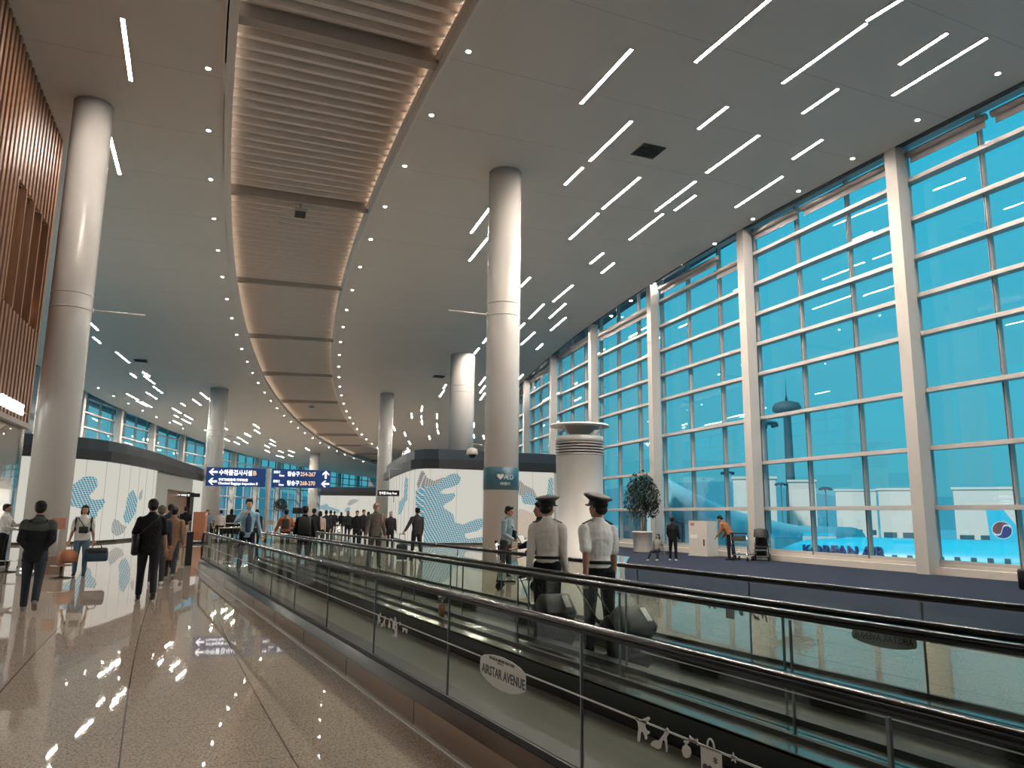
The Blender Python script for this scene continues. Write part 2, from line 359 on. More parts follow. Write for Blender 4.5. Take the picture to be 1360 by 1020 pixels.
# ------------------------------------------------------------------ ceiling lights
STR = [((10.55,14.1),(10.81,17.0)),((12.21,11.03),(12.35,13.83)),((14.94,7.99),(14.83,10.42)),((14.91,10.84),(15.08,13.28)),((16.95,10.04),(17.09,11.34)),((17.98,9.77),(18.24,12.32)),((16.64,12.94),(16.8,14.29)),((14.6,15.03),(14.74,16.49)),((16.64,15.93),(16.98,18.56)),((18.57,15.12),(18.78,16.49)),((12.66,17.03),(12.98,19.83)),((13.01,20.25),(13.16,21.78)),((15.19,20.07),(15.49,22.74)),((17.11,19.32),(17.45,21.98)),((17.88,20.22),(18.06,21.66)),((19.5,17.7),(19.94,20.26)),((15.58,23.22),(15.98,25.99)),((17.86,22.16),(18.26,24.81)),((11.62,24.75),(11.95,27.05)),((12.82,27.34),(13.25,30.38)),((18.14,26.62),(18.38,28.12)),((19.3,27.45),(19.57,28.96)),((16.75,30.85),(17.02,32.43)),((19.24,31.03),(19.7,33.74)),((19.44,34.21),(20.09,37.21)),((20.46,33.67),(21.09,36.6)),((21.84,35.94),(22.44,38.73)),((20.28,38.13),(20.54,39.35)),((21.72,39.45),(22.25,42.15)),((23.37,41.16),(23.84,43.18)),((26.21,49.24),(26.79,51.24)),((20.11,44.02),(20.48,45.66)),((19.62,41.84),(19.82,42.72)),((24.05,51.44),(24.81,54.16)),((25.35,54.32),(26.05,56.66)),((26.55,56.91),(27.27,59.23)),((22.23,54.81),(22.65,56.55)),((22.94,57.05),(23.55,59.48)),((23.6,63.82),(24.9,67.63)),((23.96,67.8),(25.51,71.87)),((25.53,69.19),(26.19,71.03)),((26.44,71.6),(27.73,74.82)),((26.64,67.91),(27.55,70.2)),((28.72,73.23),(30.02,76.33)),((30.35,77.15),(31.94,80.71)),((25.09,76.6),(26.63,80.42)),((27.83,80.83),(28.99,83.64)),((30.47,87.06),(32.39,91.26)),((33.1,94.7),(34.19,97.19)),((28.18,62.72),(29.37,65.53)),((31.63,70.25),(33.83,75.16)),((35.47,78.82),(37.06,82.07)),((36.95,79.3),(38.32,82.0)),((31.46,82.5),(32.48,84.89)),((-2.42,48.45),(-2.04,49.93)),((-2.35,51.51),(-1.96,52.92)),((-1.09,54.78),(-0.29,57.43)),((-0.17,60.83),(0.29,62.36)),((0.63,60.07),(1.15,61.57)),((0.73,61.26),(1.64,64.26)),((1.49,65.05),(2.4,68.05)),((1.09,67.95),(2.06,70.82)),((-0.28,69.39),(0.64,72.0)),((0.53,72.51),(1.39,74.9)),((0.91,72.75),(1.81,75.37)),((3.96,71.8),(4.55,73.61)),((4.72,69.45),(5.79,72.62)),((5.03,66.07),(6.07,69.31)),((3.45,74.91),(4.51,77.86)),((4.7,78.34),(5.82,81.5)),((3.87,78.88),(4.45,80.61)),((4.66,81.12),(5.84,84.12)),((3.96,82.51),(5.09,85.47)),((8.86,84.4),(9.73,87.01)),((11.5,81.33),(12.79,84.69)),((12.48,86.05),(13.32,88.26)),((11.97,89.41),(12.8,91.54)),((11.65,92.95),(12.47,95.17)),((12.27,94.86),(13.9,99.68)),((11.48,96.66),(13.05,101.01)),((10.31,94.74),(11.13,97.1)),((15.04,92.58),(16.71,96.68)),((15.79,96.97),(17.45,100.67)),((15.91,100.05),(16.76,102.27)),((16.22,104.11),(18.41,109.63)),((18.17,104.64),(19.99,108.63)),((20.45,109.52),(22.32,113.65)),((19.55,112.28),(20.86,114.38)),((21.11,100.56),(22.19,103.23)),((19.84,104.83),(20.83,106.78)),((-0.99,18.93),(-0.76,21.86)),((-1.32,25.24),(-1.01,28.23))]
DLP = [[(1.07,20.23),(1.42,23.62),(1.84,27.11),(2.32,30.61),(2.85,34.07),(3.44,37.58),(4.05,40.89),(4.72,44.22),(5.43,47.52),(6.18,50.73),(6.99,53.97),(7.83,57.18),(8.74,60.4),(9.83,64.05),(10.94,67.59),(12.14,71.15),(13.52,75.03),(14.86,78.59),(16.36,82.4),(17.89,86.05),(19.59,89.93),(21.45,93.95),(23.67,98.49),(25.71,102.45),(27.91,106.5),(30.49,111.02),(33.3,115.68)],[(6.94,16.23),(7.24,19.62),(7.6,23.03),(8.01,26.47),(8.48,29.86),(9.0,33.29),(9.58,36.7),(10.2,40.06),(10.85,43.26),(11.56,46.51),(12.29,49.62),(13.08,52.79),(13.93,55.97),(14.82,59.12),(15.86,62.57),(17.04,66.29),(18.31,70.03),(19.54,73.45),(20.93,77.11),(22.37,80.7),(23.98,84.52),(25.63,88.24),(27.52,92.28),(29.59,96.46)],[(19.77,10.44),(20.1,12.97),(20.49,15.55),(20.93,18.2),(21.36,20.88),(21.82,23.58),(22.32,26.28),(22.81,29.03),(23.37,31.77),(24.04,34.58),(24.69,37.34),(25.37,40.05),(26.04,42.59),(26.74,45.18),(27.53,47.79),(28.34,50.37),(29.26,53.08),(30.22,55.74),(31.23,58.43)],[(-3.36,64.4),(-2.34,67.76),(-1.26,71.04),(-0.1,74.28),(1.13,77.74),(2.45,81.15),(3.83,84.24),(5.34,88.08),(7.63,88.23)]]
def strip(a, b, mt, label, group):
    a, b = Vector(a), Vector(b); c = (a+b)/2; L = (a-b).length
    if L > 4: L = 2.8
    L = 2.8 if L > 2.1 else 1.4
    d = (a-b).normalized(); ang = math.atan2(d.y, d.x); slope = math.atan2((zc(c.y+1)-zc(c.y-1))/2*d.y, 1)
    o = empty('ceiling_strip_light', (c.x, c.y, zc(c.y)), ang, label, 'light', group)
    o.rotation_euler = (0, -math.atan((zc((c+d).y)-zc((c-d).y))/2), ang)
    key = (L, mt)
    if key not in strip.cache:
        t = MB(); t.box((-L/2, -.045, -.022), (L/2, .045, -.006)); e = t.build('diffuser', mt, o, world=False)
        q = MB()
        for s in (-1, 1): q.box((-L/2-.02, s*.045, -.028), (L/2+.02, s*.06, .002))
        for s in (-1, 1): q.box((s*(L/2+.01)-.01, -.06, -.028), (s*(L/2+.01)+.01, .06, .002))
        h = q.build('frame', 'lgrey', o, world=False); strip.cache[key] = (e.data, h.data)
    else:
        for nm, me in zip(('diffuser', 'frame'), strip.cache[key]):
            x = bpy.data.objects.new(nm, me); COL.objects.link(x); x.parent = o
    return o
strip.cache = {}
Rr = [s for s in STR if (CX-(s[0][0]+s[1][0])/2)**2+((s[0][1]+s[1][1])/2-CY)**2 < 218**2]
Ls = [s for s in STR if s not in Rr]
for nm, lst, mt in (('right', Rr, 'strip'), ('left', Ls, 'stripc')):
    lst.sort(key=lambda s: math.hypot(s[0][0]+s[1][0], s[0][1]+s[1][1]))
    cnt = {'long': 0, 'short': 0}
    for a, b in lst:
        L = math.dist(a, b); kd = 'long' if L > 2.1 else 'short'
        k = cnt[kd]; cnt[kd] += 1
        if k < 14:
            lb = '%s white strip light in the %s ceiling, %s of that length from the camera' % (kd, nm, ORD[k])
        else: lb = 'one of the distant %s strip lights far down the %s ceiling' % (kd, nm)
        strip(a, b, mt, lb, '%s strip lights in the %s ceiling' % (kd, nm))
def turn(q, dg):
    a = math.atan2(q[1]-CY, CX-q[0])+R(dg); r = math.hypot(CX-q[0], q[1]-CY); return (CX-r*math.cos(a), CY+r*math.sin(a))
def seen(q):
    v = cam.matrix_world.inverted() @ Vector((q[0], q[1], 13.3))
    return v.z < -.1 and abs(v.x/-v.z) < .82 and v.y/-v.z < .70
for a, b in STR:  # unseen strips repeating the ceiling pattern, added to brighten the near floor
    cy = (a[1]+b[1])/2
    if cy < 42 and (turn(a, -10.6)[1] < 8 or a in ()): 
        if turn(a, -10.6)[1] > -21 and not seen(turn(a, -10.6)) and not seen(turn(b, -10.6)): strip(turn(a, -10.6), turn(b, -10.6), 'strip', 'one of the added unseen strip lights in the ceiling above and behind the photographer', 'added strip lights behind the photographer')
for a, b in STR:  # more unseen strips added for light, turned round from the left ceiling
    if 42 < (a[1]+b[1])/2 < 82 and (CX-a[0])**2+(a[1]-CY)**2 > 218**2 and not seen(turn(a, -18.5)) and not seen(turn(b, -18.5)): strip(turn(a, -18.5), turn(b, -18.5), 'strip', 'one of the added unseen strip lights in the ceiling above and behind the photographer', 'added strip lights behind the photographer')
me_ = None
names = ['left edge of the louvred strip', 'right edge of the louvred strip', 'top of the right window wall', 'top of the left window wall']
for row, nm in zip(DLP, names):
    for k, q in enumerate(row):
        o = empty('downlight', (q[0], q[1], zc(q[1])), 0, 'small round downlight along the %s, %s from the near end' % (nm, ORD[k]), 'light', 'downlights along the '+nm)
        if me_ is None:
            t = MB(); t.lathe([(.06,-.012),(.06,-.004)], 12); e = t.build('lamp', 'dot', o, world=False)
            t = MB(); t.lathe([(.085,.004),(.085,-.014),(.062,-.014),(.062,.004)], 16, cap=False); f2 = t.build('ring', 'lgrey', o, world=False); me_ = (e.data, f2.data)
        else:
            for n2, mm in zip(('lamp', 'ring'), me_):
                x = bpy.data.objects.new(n2, mm); COL.objects.link(x); x.parent = o
for (px, py), lb in (((861,200), 'dark square air grille in the right ceiling'), ((187,479), 'dark air grille in the left ceiling beside the nearest column'), ((583,500),'small dark air grille in the ceiling left of the wide column')):
    q = ceilpt(px, py); o = empty('ceiling_air_grille', q, R(-6), lb, 'vent')
    t = MB(); t.box((-.42,-.42,-.03), (.42,.42,-.002)); t.build('frame', 'dsteel', o, world=False)
    t = MB()
    for i in range(7): t.box((-.38,-.36+i*.11,-.05), (.38,-.32+i*.11,-.03))
    t.build('blade', 'blackm', o, world=False)
for ph, px, lb in ((7.82, 400, 'grey speaker box hanging in the louvred strip, nearer one'), (18.75, 408, 'grey speaker box hanging in the louvred strip, farther one')):
    q = PL(218.15, ph); z = zc(q.y)
    o = empty('ceiling_speaker', (q.x, q.y, z+.1), -R(ph), lb, 'speaker')
    t = MB(); t.box((-.24,-.38,-.10), (.24,.38,.02)); t.build('housing', 'lgrey', o, world=False, bevel=.01)
    t = MB(); t.box((-.20,-.34,-.12), (.20,-.02,-.10)); t.box((-.20,.02,-.12), (.20,.34,-.10)); t.build('grille', 'blackm', o, world=False)
    t = MB(); t.tube([(0,0,.02),(0,0,.4)], .03); t.build('hanger', 'bar', o, world=False)
# ------------------------------------------------------------------ round columns
def column(r, ph, rad, zr, label, arm=0, zb=0.):
    q = PL(r, ph, zb); H = zc(q.y)+.05-zb; zr -= zb
    o = empty('round_column', q, -R(ph), label, 'column', 'white round columns')
    prof = [(rad, 0.), (rad, zr-.34), (rad-.012, zr-.335), (rad-.012, zr-.31), (rad, zr-.305), (rad, zr+.3), (rad-.012, zr+.305), (rad-.012, zr+.33), (rad, zr+.335), (rad, H)]
    MB().lathe([(rad, 0.), (rad, H)], 40).build('shaft', 'colw', o, world=False)
    t = MB()
    for z in (zr-.2, zr+.22): t.lathe([(rad, z-.02), (rad+.012, z-.015), (rad+.012, z+.015), (rad, z+.02)], 40, cap=False)
    t.build('joint_ring', 'lgrey', o, world=False)
    t = MB(); t.lathe([(rad+.02, 0), (rad+.02, .12), (rad, .125)], 40, cap=False); t.build('base_ring', 'steel', o, world=False)
    if arm:
        t = MB(); t.tube([(-.1*arm if 0 else 0, 0, 0), (0,0,0)], .01) if 0 else None
        d = Vector((arm, 0, 0)); t.tube([(rad*arm, 0, zr-.16), ((rad+1.35)*arm, 0, zr-.16)], .028); t.ball(((rad)*arm, 0, zr-.16), .07, 8, 5)
        t.build('banner_arm', 'white', o, world=False)
    return o
cA = column(224.45, 6.31, .52, 7.24, 'large white round column at the left beside the wooden slatted wall', 1)
cC = column(211.75, 6.23, .56, 8.3, 'white round column with a teal band in front of the right kiosk', -1)
column(211.35, 16.9, .58, 7.25, 'slim white round column left of the right kiosk, behind the man in the cap', -1)
column(224.7, 16.85, .68, 7.7, 'white round column behind the left end of the blue sign', 1)
column(225.1, 28.6, .66, 7.2, 'distant white round column above the right end of the blue sign')
column(211.4, 27.6, .9, 7.2, 'distant thick column behind the far kiosk')
q = atd(612, 600, 50.5); q.z = 0; a_ = math.degrees(math.atan2(q.y-CY, CX-q.x))
column(math.hypot(CX-q.x, q.y-CY), a_, .83, 9.9, 'wide white round column rising out of the right kiosk roof', 0, 4.96)
# teal band with the defibrillator sign
bd = MB(); bd.lathe([(.56,2.35),(.575,2.355),(.575,3.06),(.56,3.065)], 40, cap=False)
band = bd.build('sign_band', 'teal', cC, world=False, label='dark teal band with a white heart and AED lettering')
cl = PL(211.75, 6.23); dv = Vector((-cl.x, -cl.y, 0)).normalized(); lt = Vector((-dv.y, dv.x, 0))
def on_col(c, rad, ang, z):
    d = Matrix.Rotation(ang, 3, 'Z') @ dv; return c+d*rad+Vector((0,0,z)), Vector((-d.y, d.x, 0))
for i, ch in enumerate('AED'):
    po, ux = on_col(cl, .577, .27+i*.17, 2.68); textmesh('lettering', ch, .21, po-ux*.07, ux, (0,0,1), 'white', band, .004)
for i, ch in enumerate('제세동기'):
    po, ux = on_col(cl, .577, .02+i*.14, 2.50); textmesh('lettering', ch, .11, po-ux*.05, ux, (0,0,1), 'white', band, .004)
po, ux = on_col(cl, .578, -.03, 2.77)
hp = [(.11*math.sin(t)**3*1.0, .085*(math.cos(t)-.38*math.cos(2*t)-.15*math.cos(3*t))) for t in [2*math.pi*i/24 for i in range(24)]]
MB().prism(hp, 0, .006, lambda u, v, w: po+ux*u+Vector((0,0,v))+Vector(ux.cross(Vector((0,0,1))))*w).build('heart_mark', 'white', band)
# dome camera on a bracket left of that column
c0 = cl+Vector((0,0,3.75)); c0 -= lt*0
side = Vector((-lt.x, -lt.y, 0))
side = -Vector(r_); side.z = 0; side.normalize()
o = empty('security_camera', cl+side*.95+Vector((0,0,3.55)), 0, 'white dome security camera on a bracket beside the teal banded column', 'camera')
t = MB(); t.tube([cl+side*.56+Vector((0,0,3.75)), cl+side*.75+Vector((0,0,3.82)), cl+side*.95+Vector((0,0,3.84)), cl+side*.95+Vector((0,0,3.66))], .025); t.build('bracket', 'white', o)
t = MB(); t.lathe([(.05,.16),(.16,.12),(.19,.0),(.19,-.06)], 20); t.build('housing', 'white', o, world=False)
t = MB(); t.ball((0,0,-.07), (.13,.13,.12), 14, 8); t.build('dome', 'leather', o, world=False)
# ------------------------------------------------------------------ moving walkways
def frng(a, b, s):
    while a < b-1e-6: yield a; a += s
def walkway(xa, xb, y0, y1, label, near):
    o = empty('moving_walkway', (xa, (y0+y1)/2, 0), 0, label, 'walkway', 'parallel moving walkways'); oy = (y0+y1)/2
    W = xb-xa
    def V(x, y, z): return Vector((xa+x, y, z))
    t = MB(); t.box(V(.20, y0+.2, 0), V(W-.20, y1-.2, .05)); t.build('belt', 'belt', o)
    gr = MB()
    for sx in (.22, W-.22): gr.box(V(sx-.012, y0+.2, .05), V(sx+.012, y1-.2, .056))
    gr.build('edge_line', 'dsteel', o)
    for x, s in ((0., 1), (W, -1)):
        outer = (near and s == 1)
        # inner skirt and deck
        t = MB(); t.box(V(x+s*.19, y0, 0), V(x+s*.205, y1, .265)); t.build('inner_skirt', 'blackm', o)
        t = MB(); t.box(V(x+s*.02, y0, .25), V(x+s*.205, y1, .272)); t.build('inner_deck', 'blackm' if s == 1 else 'steel', o)
        if outer:
            t = MB(); t.box(V(-.09,y0,0), V(-.02,y1,.185)); t.build('outer_skirt', 'skirt', o)
            t = MB(); t.add([V(-.092,y0,.188), V(-.092,y1,.188), V(-.01,y1,.262), V(-.01,y0,.262)], [(0,1,2,3)]); t.build('outer_deck', 'dsteel', o)
            t = MB(); t.box(V(-.118,y0,0), V(-.088,y1,.014)); t.build('base_strip', 'white', o)
            j = MB()
            for yy in frng(y0+.2, y1, 1.9): j.box(V(-.0925, yy, .012), V(-.09, yy+.006, .19))
            j.build('skirt_joint', 'blackm', o)
        elif s == -1:
            t = MB(); t.box(V(W-.02, y0, .0), V(W+.15, y1, .268)); t.build('outer_deck', 'steel', o)
        else:
            t = MB(); t.box(V(-.15, y0, .0), V(.02, y1, .268)); t.build('outer_deck', 'steel', o)
        t = MB(); t.box(V(x-.02, y0, .262), V(x+.02, y1, .30)); t.build('glass_channel', 'blackm', o)
        # glass panels with fine joints
        ys = [y0+.15]+[v for v in frng(-5.38+(.0 if near else .36), y1-.5, 1.76) if v > y0+.5]+[y1-.15]
        for a, b in zip(ys, ys[1:]):
            g = MB(); g.box(V(x-.006, a+.006, .30), V(x+.006, b-.006, .965)); g.build('glass_panel', 'bal', o)
        for a in ys[1:-1]: MB().box(V(x-.007, a-.006, .30), V(x+.007, a+.006, .95)).build('glass_joint', 'mdark', o)
        for e, sy in ((y1-.15, 1), (y0+.15, -1)):      # rounded glass end
            pts = [(0,.30)]+[(.32*math.cos(R(q)), .63+.325*math.sin(R(q))) for q in range(-80, 91, 17)]+[(0,.955)]
            g = MB(); g.prism(pts, x-.006, x+.006, lambda u, v, w: V(w, e+sy*(u+.006), v)); g.build('glass_panel', 'bal', o)
        # handrail loop and its guide
        def path(off):
            L = [V(x, y0+.35, .20-off), V(x, y0+.0, .24-off)]
            L += [V(x, y0+.15-(.36-off)*math.cos(R(q)), .63+(.36-off)*math.sin(R(q))) for q in range(-50, 91, 14)]
            L += [V(x, yy, .99-off) for yy in (y0+1, (y0+y1)/2, y1-1)]
            L += [V(x, y1-.15+(.36-off)*math.cos(R(q)), .63+(.36-off)*math.sin(R(q))) for q in range(90, -51, -14)]
            L += [V(x, y1+.0, .24-off), V(x, y1-.35, .20-off)]
            return L
        t = MB(); t.tube(path(-.004), .035, 12, ry=.017); t.build('handrail', 'black', o)
        t = MB(); t.tube(path(.020), .018, 8, ry=.014); t.build('handrail_guide', 'blackm', o)
    for yy, sy in ((y1, 1), (y0, -1)):
        t = MB(); t.box(V(.02, yy-.25 if sy > 0 else yy-1.1, 0), V(W-.02, yy+1.1 if sy > 0 else yy+.25, .03)); t.build('landing_plate', 'steel', o)
    return o
w1 = walkway(2.17, 3.65, -6.0, 23.0, 'moving walkway nearest the tiled floor, with white stickers on its glass', True)
w2 = walkway(3.97, 5.40, -6.0, 23.6, 'far moving walkway carrying the two pilots', False)
# white stickers on the near glass
XS = 2.158
def stick(name, poly, y, z, m='sticker', label=None, x=XS, th=.003, par=None):
    return MB().prism(poly, 0, th, lambda u, v, w: Vector((x-w, y-u, z+v))).build(name, m, par or w1, label=label)
ov = [(-.31,.04),(-.30,.09),(-.24,.125),(-.13,.15),(0,.16),(.13,.15),(.24,.125),(.30,.09),(.31,.04),(.31,-.04),(.30,-.07),(.22,-.115),(.12,-.145),(0,-.155),(-.12,-.145),(-.22,-.115),(-.30,-.07),(-.31,-.04)]
ov = [(u, v*.62) for u, v in ov]
s1 = stick('glass_sticker', ov, 4.30, .60, label='oval grey sticker lettered AIRSTAR AVENUE')
textmesh('lettering', 'AIRSTAR AVENUE', .080, (XS-.004, 4.58, .566), (0,-1,0), (0,0,1), 'text_black', s1, .001, squeeze=.92, bold=.012)
textmesh('lettering', 'INCHEON AIRPORT DUTY FREE', .024, (XS-.004, 4.47, .664), (0,-1,0), (0,0,1), 'text_black', s1, .001)
textmesh('lettering', '* * * * *', .026, (XS-.004, 4.36, .641), (0,-1,0), (0,0,1), 'text_black', s1, .001)
def garland(x, ys, z0, flip=1, par=w1, m='sticker', mt='text_black'):
    "string of shopping shapes printed on the glass"
    def S(nm, poly, y, z): return MB().prism([(u*flip, v) for u, v in poly], 0, .003, lambda u, v, w: Vector((x-w*flip, y-u, z+v))).build(nm, m, par)
    for y in ys:
        S('garland_airplane', [(0.082,0.007),(0.098,0.004),(0.119,-0.001),(0.136,0.009),(0.176,0.028),(0.19,0.025),(0.181,0.014),(0.158,-0.006),(0.152,-0.019),(0.163,-0.032),(0.185,-0.032),(0.182,-0.041),(0.164,-0.05),(0.165,-0.067),(0.154,-0.073),(0.145,-0.053),(0.129,-0.042),(0.119,-0.059),(0.113,-0.09),(0.099,-0.098),(0.094,-0.085),(0.104,-0.037),(0.099,-0.013),(0.082,-0.004)], y, z0)
        S('garland_shoe', [(0.306,0.014),(0.317,0.008),(0.313,-0.012),(0.301,-0.027),(0.307,-0.063),(0.305,-0.084),(0.297,-0.086),(0.292,-0.049),(0.284,-0.04),(0.273,-0.048),(0.261,-0.081),(0.242,-0.089),(0.196,-0.087),(0.188,-0.081),(0.211,-0.062),(0.249,-0.051),(0.282,-0.019)], y, z0)
        S('garland_bottle', [(0.415,-0.01),(0.444,-0.006),(0.442,-0.015),(0.432,-0.02),(0.432,-0.024),(0.453,-0.031),(0.458,-0.047),(0.447,-0.067),(0.428,-0.075),(0.409,-0.072),(0.399,-0.054),(0.407,-0.034),(0.422,-0.025),(0.422,-0.02),(0.413,-0.017)], y, z0)
        bag = S('garland_bag', [(0.517,-0.0),(0.635,0.0),(0.638,-0.12),(0.519,-0.12)], y, z0)
        MB().tube([Vector((x-.001*flip, y-.575*flip-.02*math.cos(R(a)), z0+.035*math.sin(R(a)))) for a in range(0, 181, 20)], .004, 6).build('bag_handle', m, bag)
        for dx, sz, ch in ((-.035,.05,'♥'), (.03,.06,'*')): textmesh('mark', ch, sz, (x-.005*flip, y-(.575+dx-.015)*flip, z0-.085+dx*.6), (0,-flip,0), (0,0,1), mt, bag, .001)
        S('garland_glasses', [(-.06,0),(.06,0),(.055,-.03),(.035,-.036),(.01,-.014),(-.01,-.014),(-.035,-.036),(-.055,-.03)], y-flip*.83, z0-.02)
        S('garland_star', [(.02*math.cos(R(k*36+18))*(1 if k%2==0 else .45), .02*math.sin(R(k*36+18))*(1 if k%2==0 else .45)) for k in range(10)], y-flip*.70, z0)
        S('garland_bowtie', [(-.025,.013),(0,.004),(.025,.013),(.025,-.013),(0,-.004),(-.025,-.013)], y-flip*.475, z0+.005)
garland(XS, [3.03, 6.9], .655)
MB().box((XS-.003, -5.5, .651), (XS, 4.0, .659)).box((XS-.003, 4.61, .651), (XS, 22.5, .659)).build('garland_string', 'sticker', w1, label='thin pale line printed along the near glass')
MB().box((3.64, -5.5, .535), (3.643, 4.9, .542)).build('garland_string', 'sticker', w1, label='thin pale line on the far glass of the near walkway')
s2 = MB().prism([(u*.92, v*.66) for u, v in ov], 0, .003, lambda u, v, w: Vector((5.392-w, 4.12-u, .632+v))).build('glass_sticker', 'stickb', w2, label='oval olive sticker with AIRSTAR AVENUE reading backwards')
textmesh('lettering', 'AIRSTAR AVENUE', .072, (5.386, 3.86, .618), (0,1,0), (0,0,1), 'text_black', s2, .001, squeeze=.92, bold=.01)
textmesh('lettering', 'INCHEON AIRPORT DUTY FREE', .058, (5.39, 6.95, .63), (0,1,0), (0,0,1), 'text_black', w2, .001, label='small black lettering reading backwards on the far glass')
garland(5.39, [5.22], .705, -1, w2, 'stickb')
# orange call point on the middle rail
q = Vector((3.80, 0, 0)); rr_ = ray(588, 768); tt = 3.80/rr_[0]; q = Vector((3.80, rr_[1]*tt, .27))
o = empty('call_point', q, 0, 'small orange box with a round steel dome between the two walkways', 'call point')
MB().box((-.035,-.035,0), (.035,.035,.15)).build('box', 'orange', o, world=False, bevel=.008)
MB().tube([(0,0,.15),(0,0,.19)], .012).ball((0,0,.24), .055, 12, 8).build('dome', 'chrome', o, world=False)
# ------------------------------------------------------------------ wooden slatted store front at the left
SR = 225.7; PE = 7.02; ZB = 3.95
def Sp(p, z, d=0.): return PL(SR+d, p, z)
t = MB()
t.arc(SR+.10, SR+.22, -5, PE, ZB, 6.8, .5); t.arc(SR+.10, SR+.22, -5, 5.86, 6.8, 10.1, .5); t.arc(SR+.10, SR+.22, -5, PE, 10.1, zc, .5); t.arc(SR+.10, SR+.22, 6.90, PE, 6.8, 10.1, .5)
t.arc(SR+.10, 233, PE-.03, PE, ZB, zc, .5)
wl = t.build('wall_left', 'brown', kind='structure', label='wall behind the wooden slats above the store')
t = MB(); p = -4.; sp = .092
while p < PE-.01:
    rec = 5.86 < p < 6.90
    for a, b in ([(ZB+.12, 6.8), (10.1, None)] if rec else [(ZB+.12, None)]):
        q0 = PL(SR, p); zt = zc(q0.y) if b is None else b
        t.arc(SR, SR+.11, p, p+sp*.52, a, zt, 1)
    p += sp
t.build('slats', 'wood', wl, label='row of vertical brown wooden slats')
t = MB()
for k in range(5): t.arc(SR-.02, SR+.5, 5.90+k*.235, 5.93+k*.235, 6.8, 10.1, 1)
t.arc(SR+.5, SR+.6, 5.8, 6.95, 6.8, 10.1, 1); t.arc(SR+.1, SR+.5, 5.86, 6.9, 6.72, 6.8, 1); t.arc(SR+.1, SR+.5, 5.86, 6.9, 10.1, 10.18, 1)
t.build('recess', 'wood', wl, label='recessed opening with wide wooden fins')
t = MB(); t.arc(SR-.02, SR+.30, -4, PE+.02, ZB-.02, ZB+.12, .5); t.build('trim_%d' % tn, 'bar', kind='structure', label='grey beam under the wooden slats'); tn += 1
q = PL(SR+.30, 6.80, 6.85); o = empty('table_lamp', q, 0, 'small warm lamp glowing in the recess of the wooden wall', 'lamp')
MB().lathe([(.14,.42),(.09,.75)], 14).build('shade', 'warm_e', o, world=False); MB().lathe([(.09,0),(.05,.03),(.02,.1),(.02,.42)], 12).build('base', 'cream', o, world=False)
# sign letters
def on_store(txt, p0, z, size, m, parent, sq=1.):
    p = p0
    for ch in txt:
        a = PL(SR-.05, p, z); ux = PL(SR-.05, p+.05, z)-a
        ob = textmesh('letter', ch, size, a, ux, (0,0,1), m, parent, .03, bold=.012)
        w = max(v.co.x for v in ob.data.vertices)-min(v.co.x for v in ob.data.vertices) if len(ob.data.vertices) else .2
        ws = [ob.matrix_world @ v.co for v in ob.data.vertices]
        w = max(v.co.y for v in ob.data.vertices)-min(v.co.y for v in ob.data.vertices)
        p += math.degrees((w+.045)/SR)
    return p
o = empty('store_sign', PL(SR-.05, 6.4, 4.2), 0, 'lit white COSMETICS lettering on the wooden slatted wall', 'sign')
on_store('COSMETICS', 6.10, 4.20, .44, 'white_e', o)
on_store('화장품', 5.75, 4.22, .34, 'white_e', o)
MB().arc(SR-.02, SR, 5.7, 6.9, 4.30, 4.34, .3).build('rail', 'bar', o)
# shop interior
t = MB(); t.arc(SR+.2, 233, -4, PE, ZB-.1, ZB-.02, 1); t.build('ceiling', 'bar', kind='structure', label='dark ceiling inside the cosmetics store')
t = MB(); t.arc(231.2, 231.3, -4, PE+2, 0, ZB, 1); t.build('wall_left', 'cream', kind='structure', label='pale back wall of the cosmetics store')
g = MB()
for a in range(10): g.add([PL(SR+.14, -4+a*1.1, .05), PL(SR+.14, -4+(a+1)*1.1, .05), PL(SR+.14, -4+(a+1)*1.1, ZB-.02), PL(SR+.14, -4+a*1.1, ZB-.02)], [(0,1,2,3)])
o = g.build('window_%d' % wn, 'shopg', kind='structure', label='tall glass shopfront of the cosmetics store'); wn += 1
t = MB()
for k in range(12): t.lathe([(.05,ZB-.13),(.05,ZB-.11)], 10, c=PL(227.5+(k % 2)*1.8, -1+k*.65)[:2])
t.build('shop_downlights', 'shop_e', fin(empty('shop_lighting', PL(228, 3, ZB-.12)), 'rows of small spotlights in the cosmetics store ceiling', 'light'))
for k in range(6):
    p = 1.6+k*.95
    o = empty('display_shelf', PL(230.7, p, 0), -R(p), 'white backlit display shelf against the rear wall of the cosmetics store', 'shelf', 'white display shelves in the cosmetics store')
    MB().box((-.2,-1.3,0),(.25,1.3,.9)).box((-.2,-1.3,2.55),(.25,1.3,2.75)).box((-.2,-1.35,0),(.25,-1.27,2.75)).box((-.2,1.27,0),(.25,1.35,2.75)).build('frame', 'white', o, world=False)
    MB().box((.2,-1.25,.9),(.24,1.25,2.55)).build('light_panel', 'shop_e', o, world=False)
    s_ = MB()
    for z in (1.3, 1.72, 2.14): s_.box((-.18,-1.25,z),(.2,1.25,z+.03))
    s_.build('shelf', 'white', o, world=False)
    b = MB()
    for z in (1.33, 1.75, 2.17):
        for i in range(9): b.box((-.1,-1.1+i*.26,z),(.05,-1.1+i*.26+.12,z+.14+.07*((i*7+k) % 3)))
    b.build('cartons', ['sign_mix'][0] if 'sign_mix' in M else 'bronze', o, world=False)
q = PL(226.15, 7.0)
o = empty('mirror_pillar', q, -R(7), 'tall mirror clad pillar at the corner of the cosmetics store', 'pillar'); MB().box((-.3,-.3,0),(.3,.3,ZB)).build('cladding', 'steel', o, world=False, bevel=.02); MB().box((-.33,-.33,0),(.33,.33,.1)).build('plinth', 'dsteel', o, world=False)
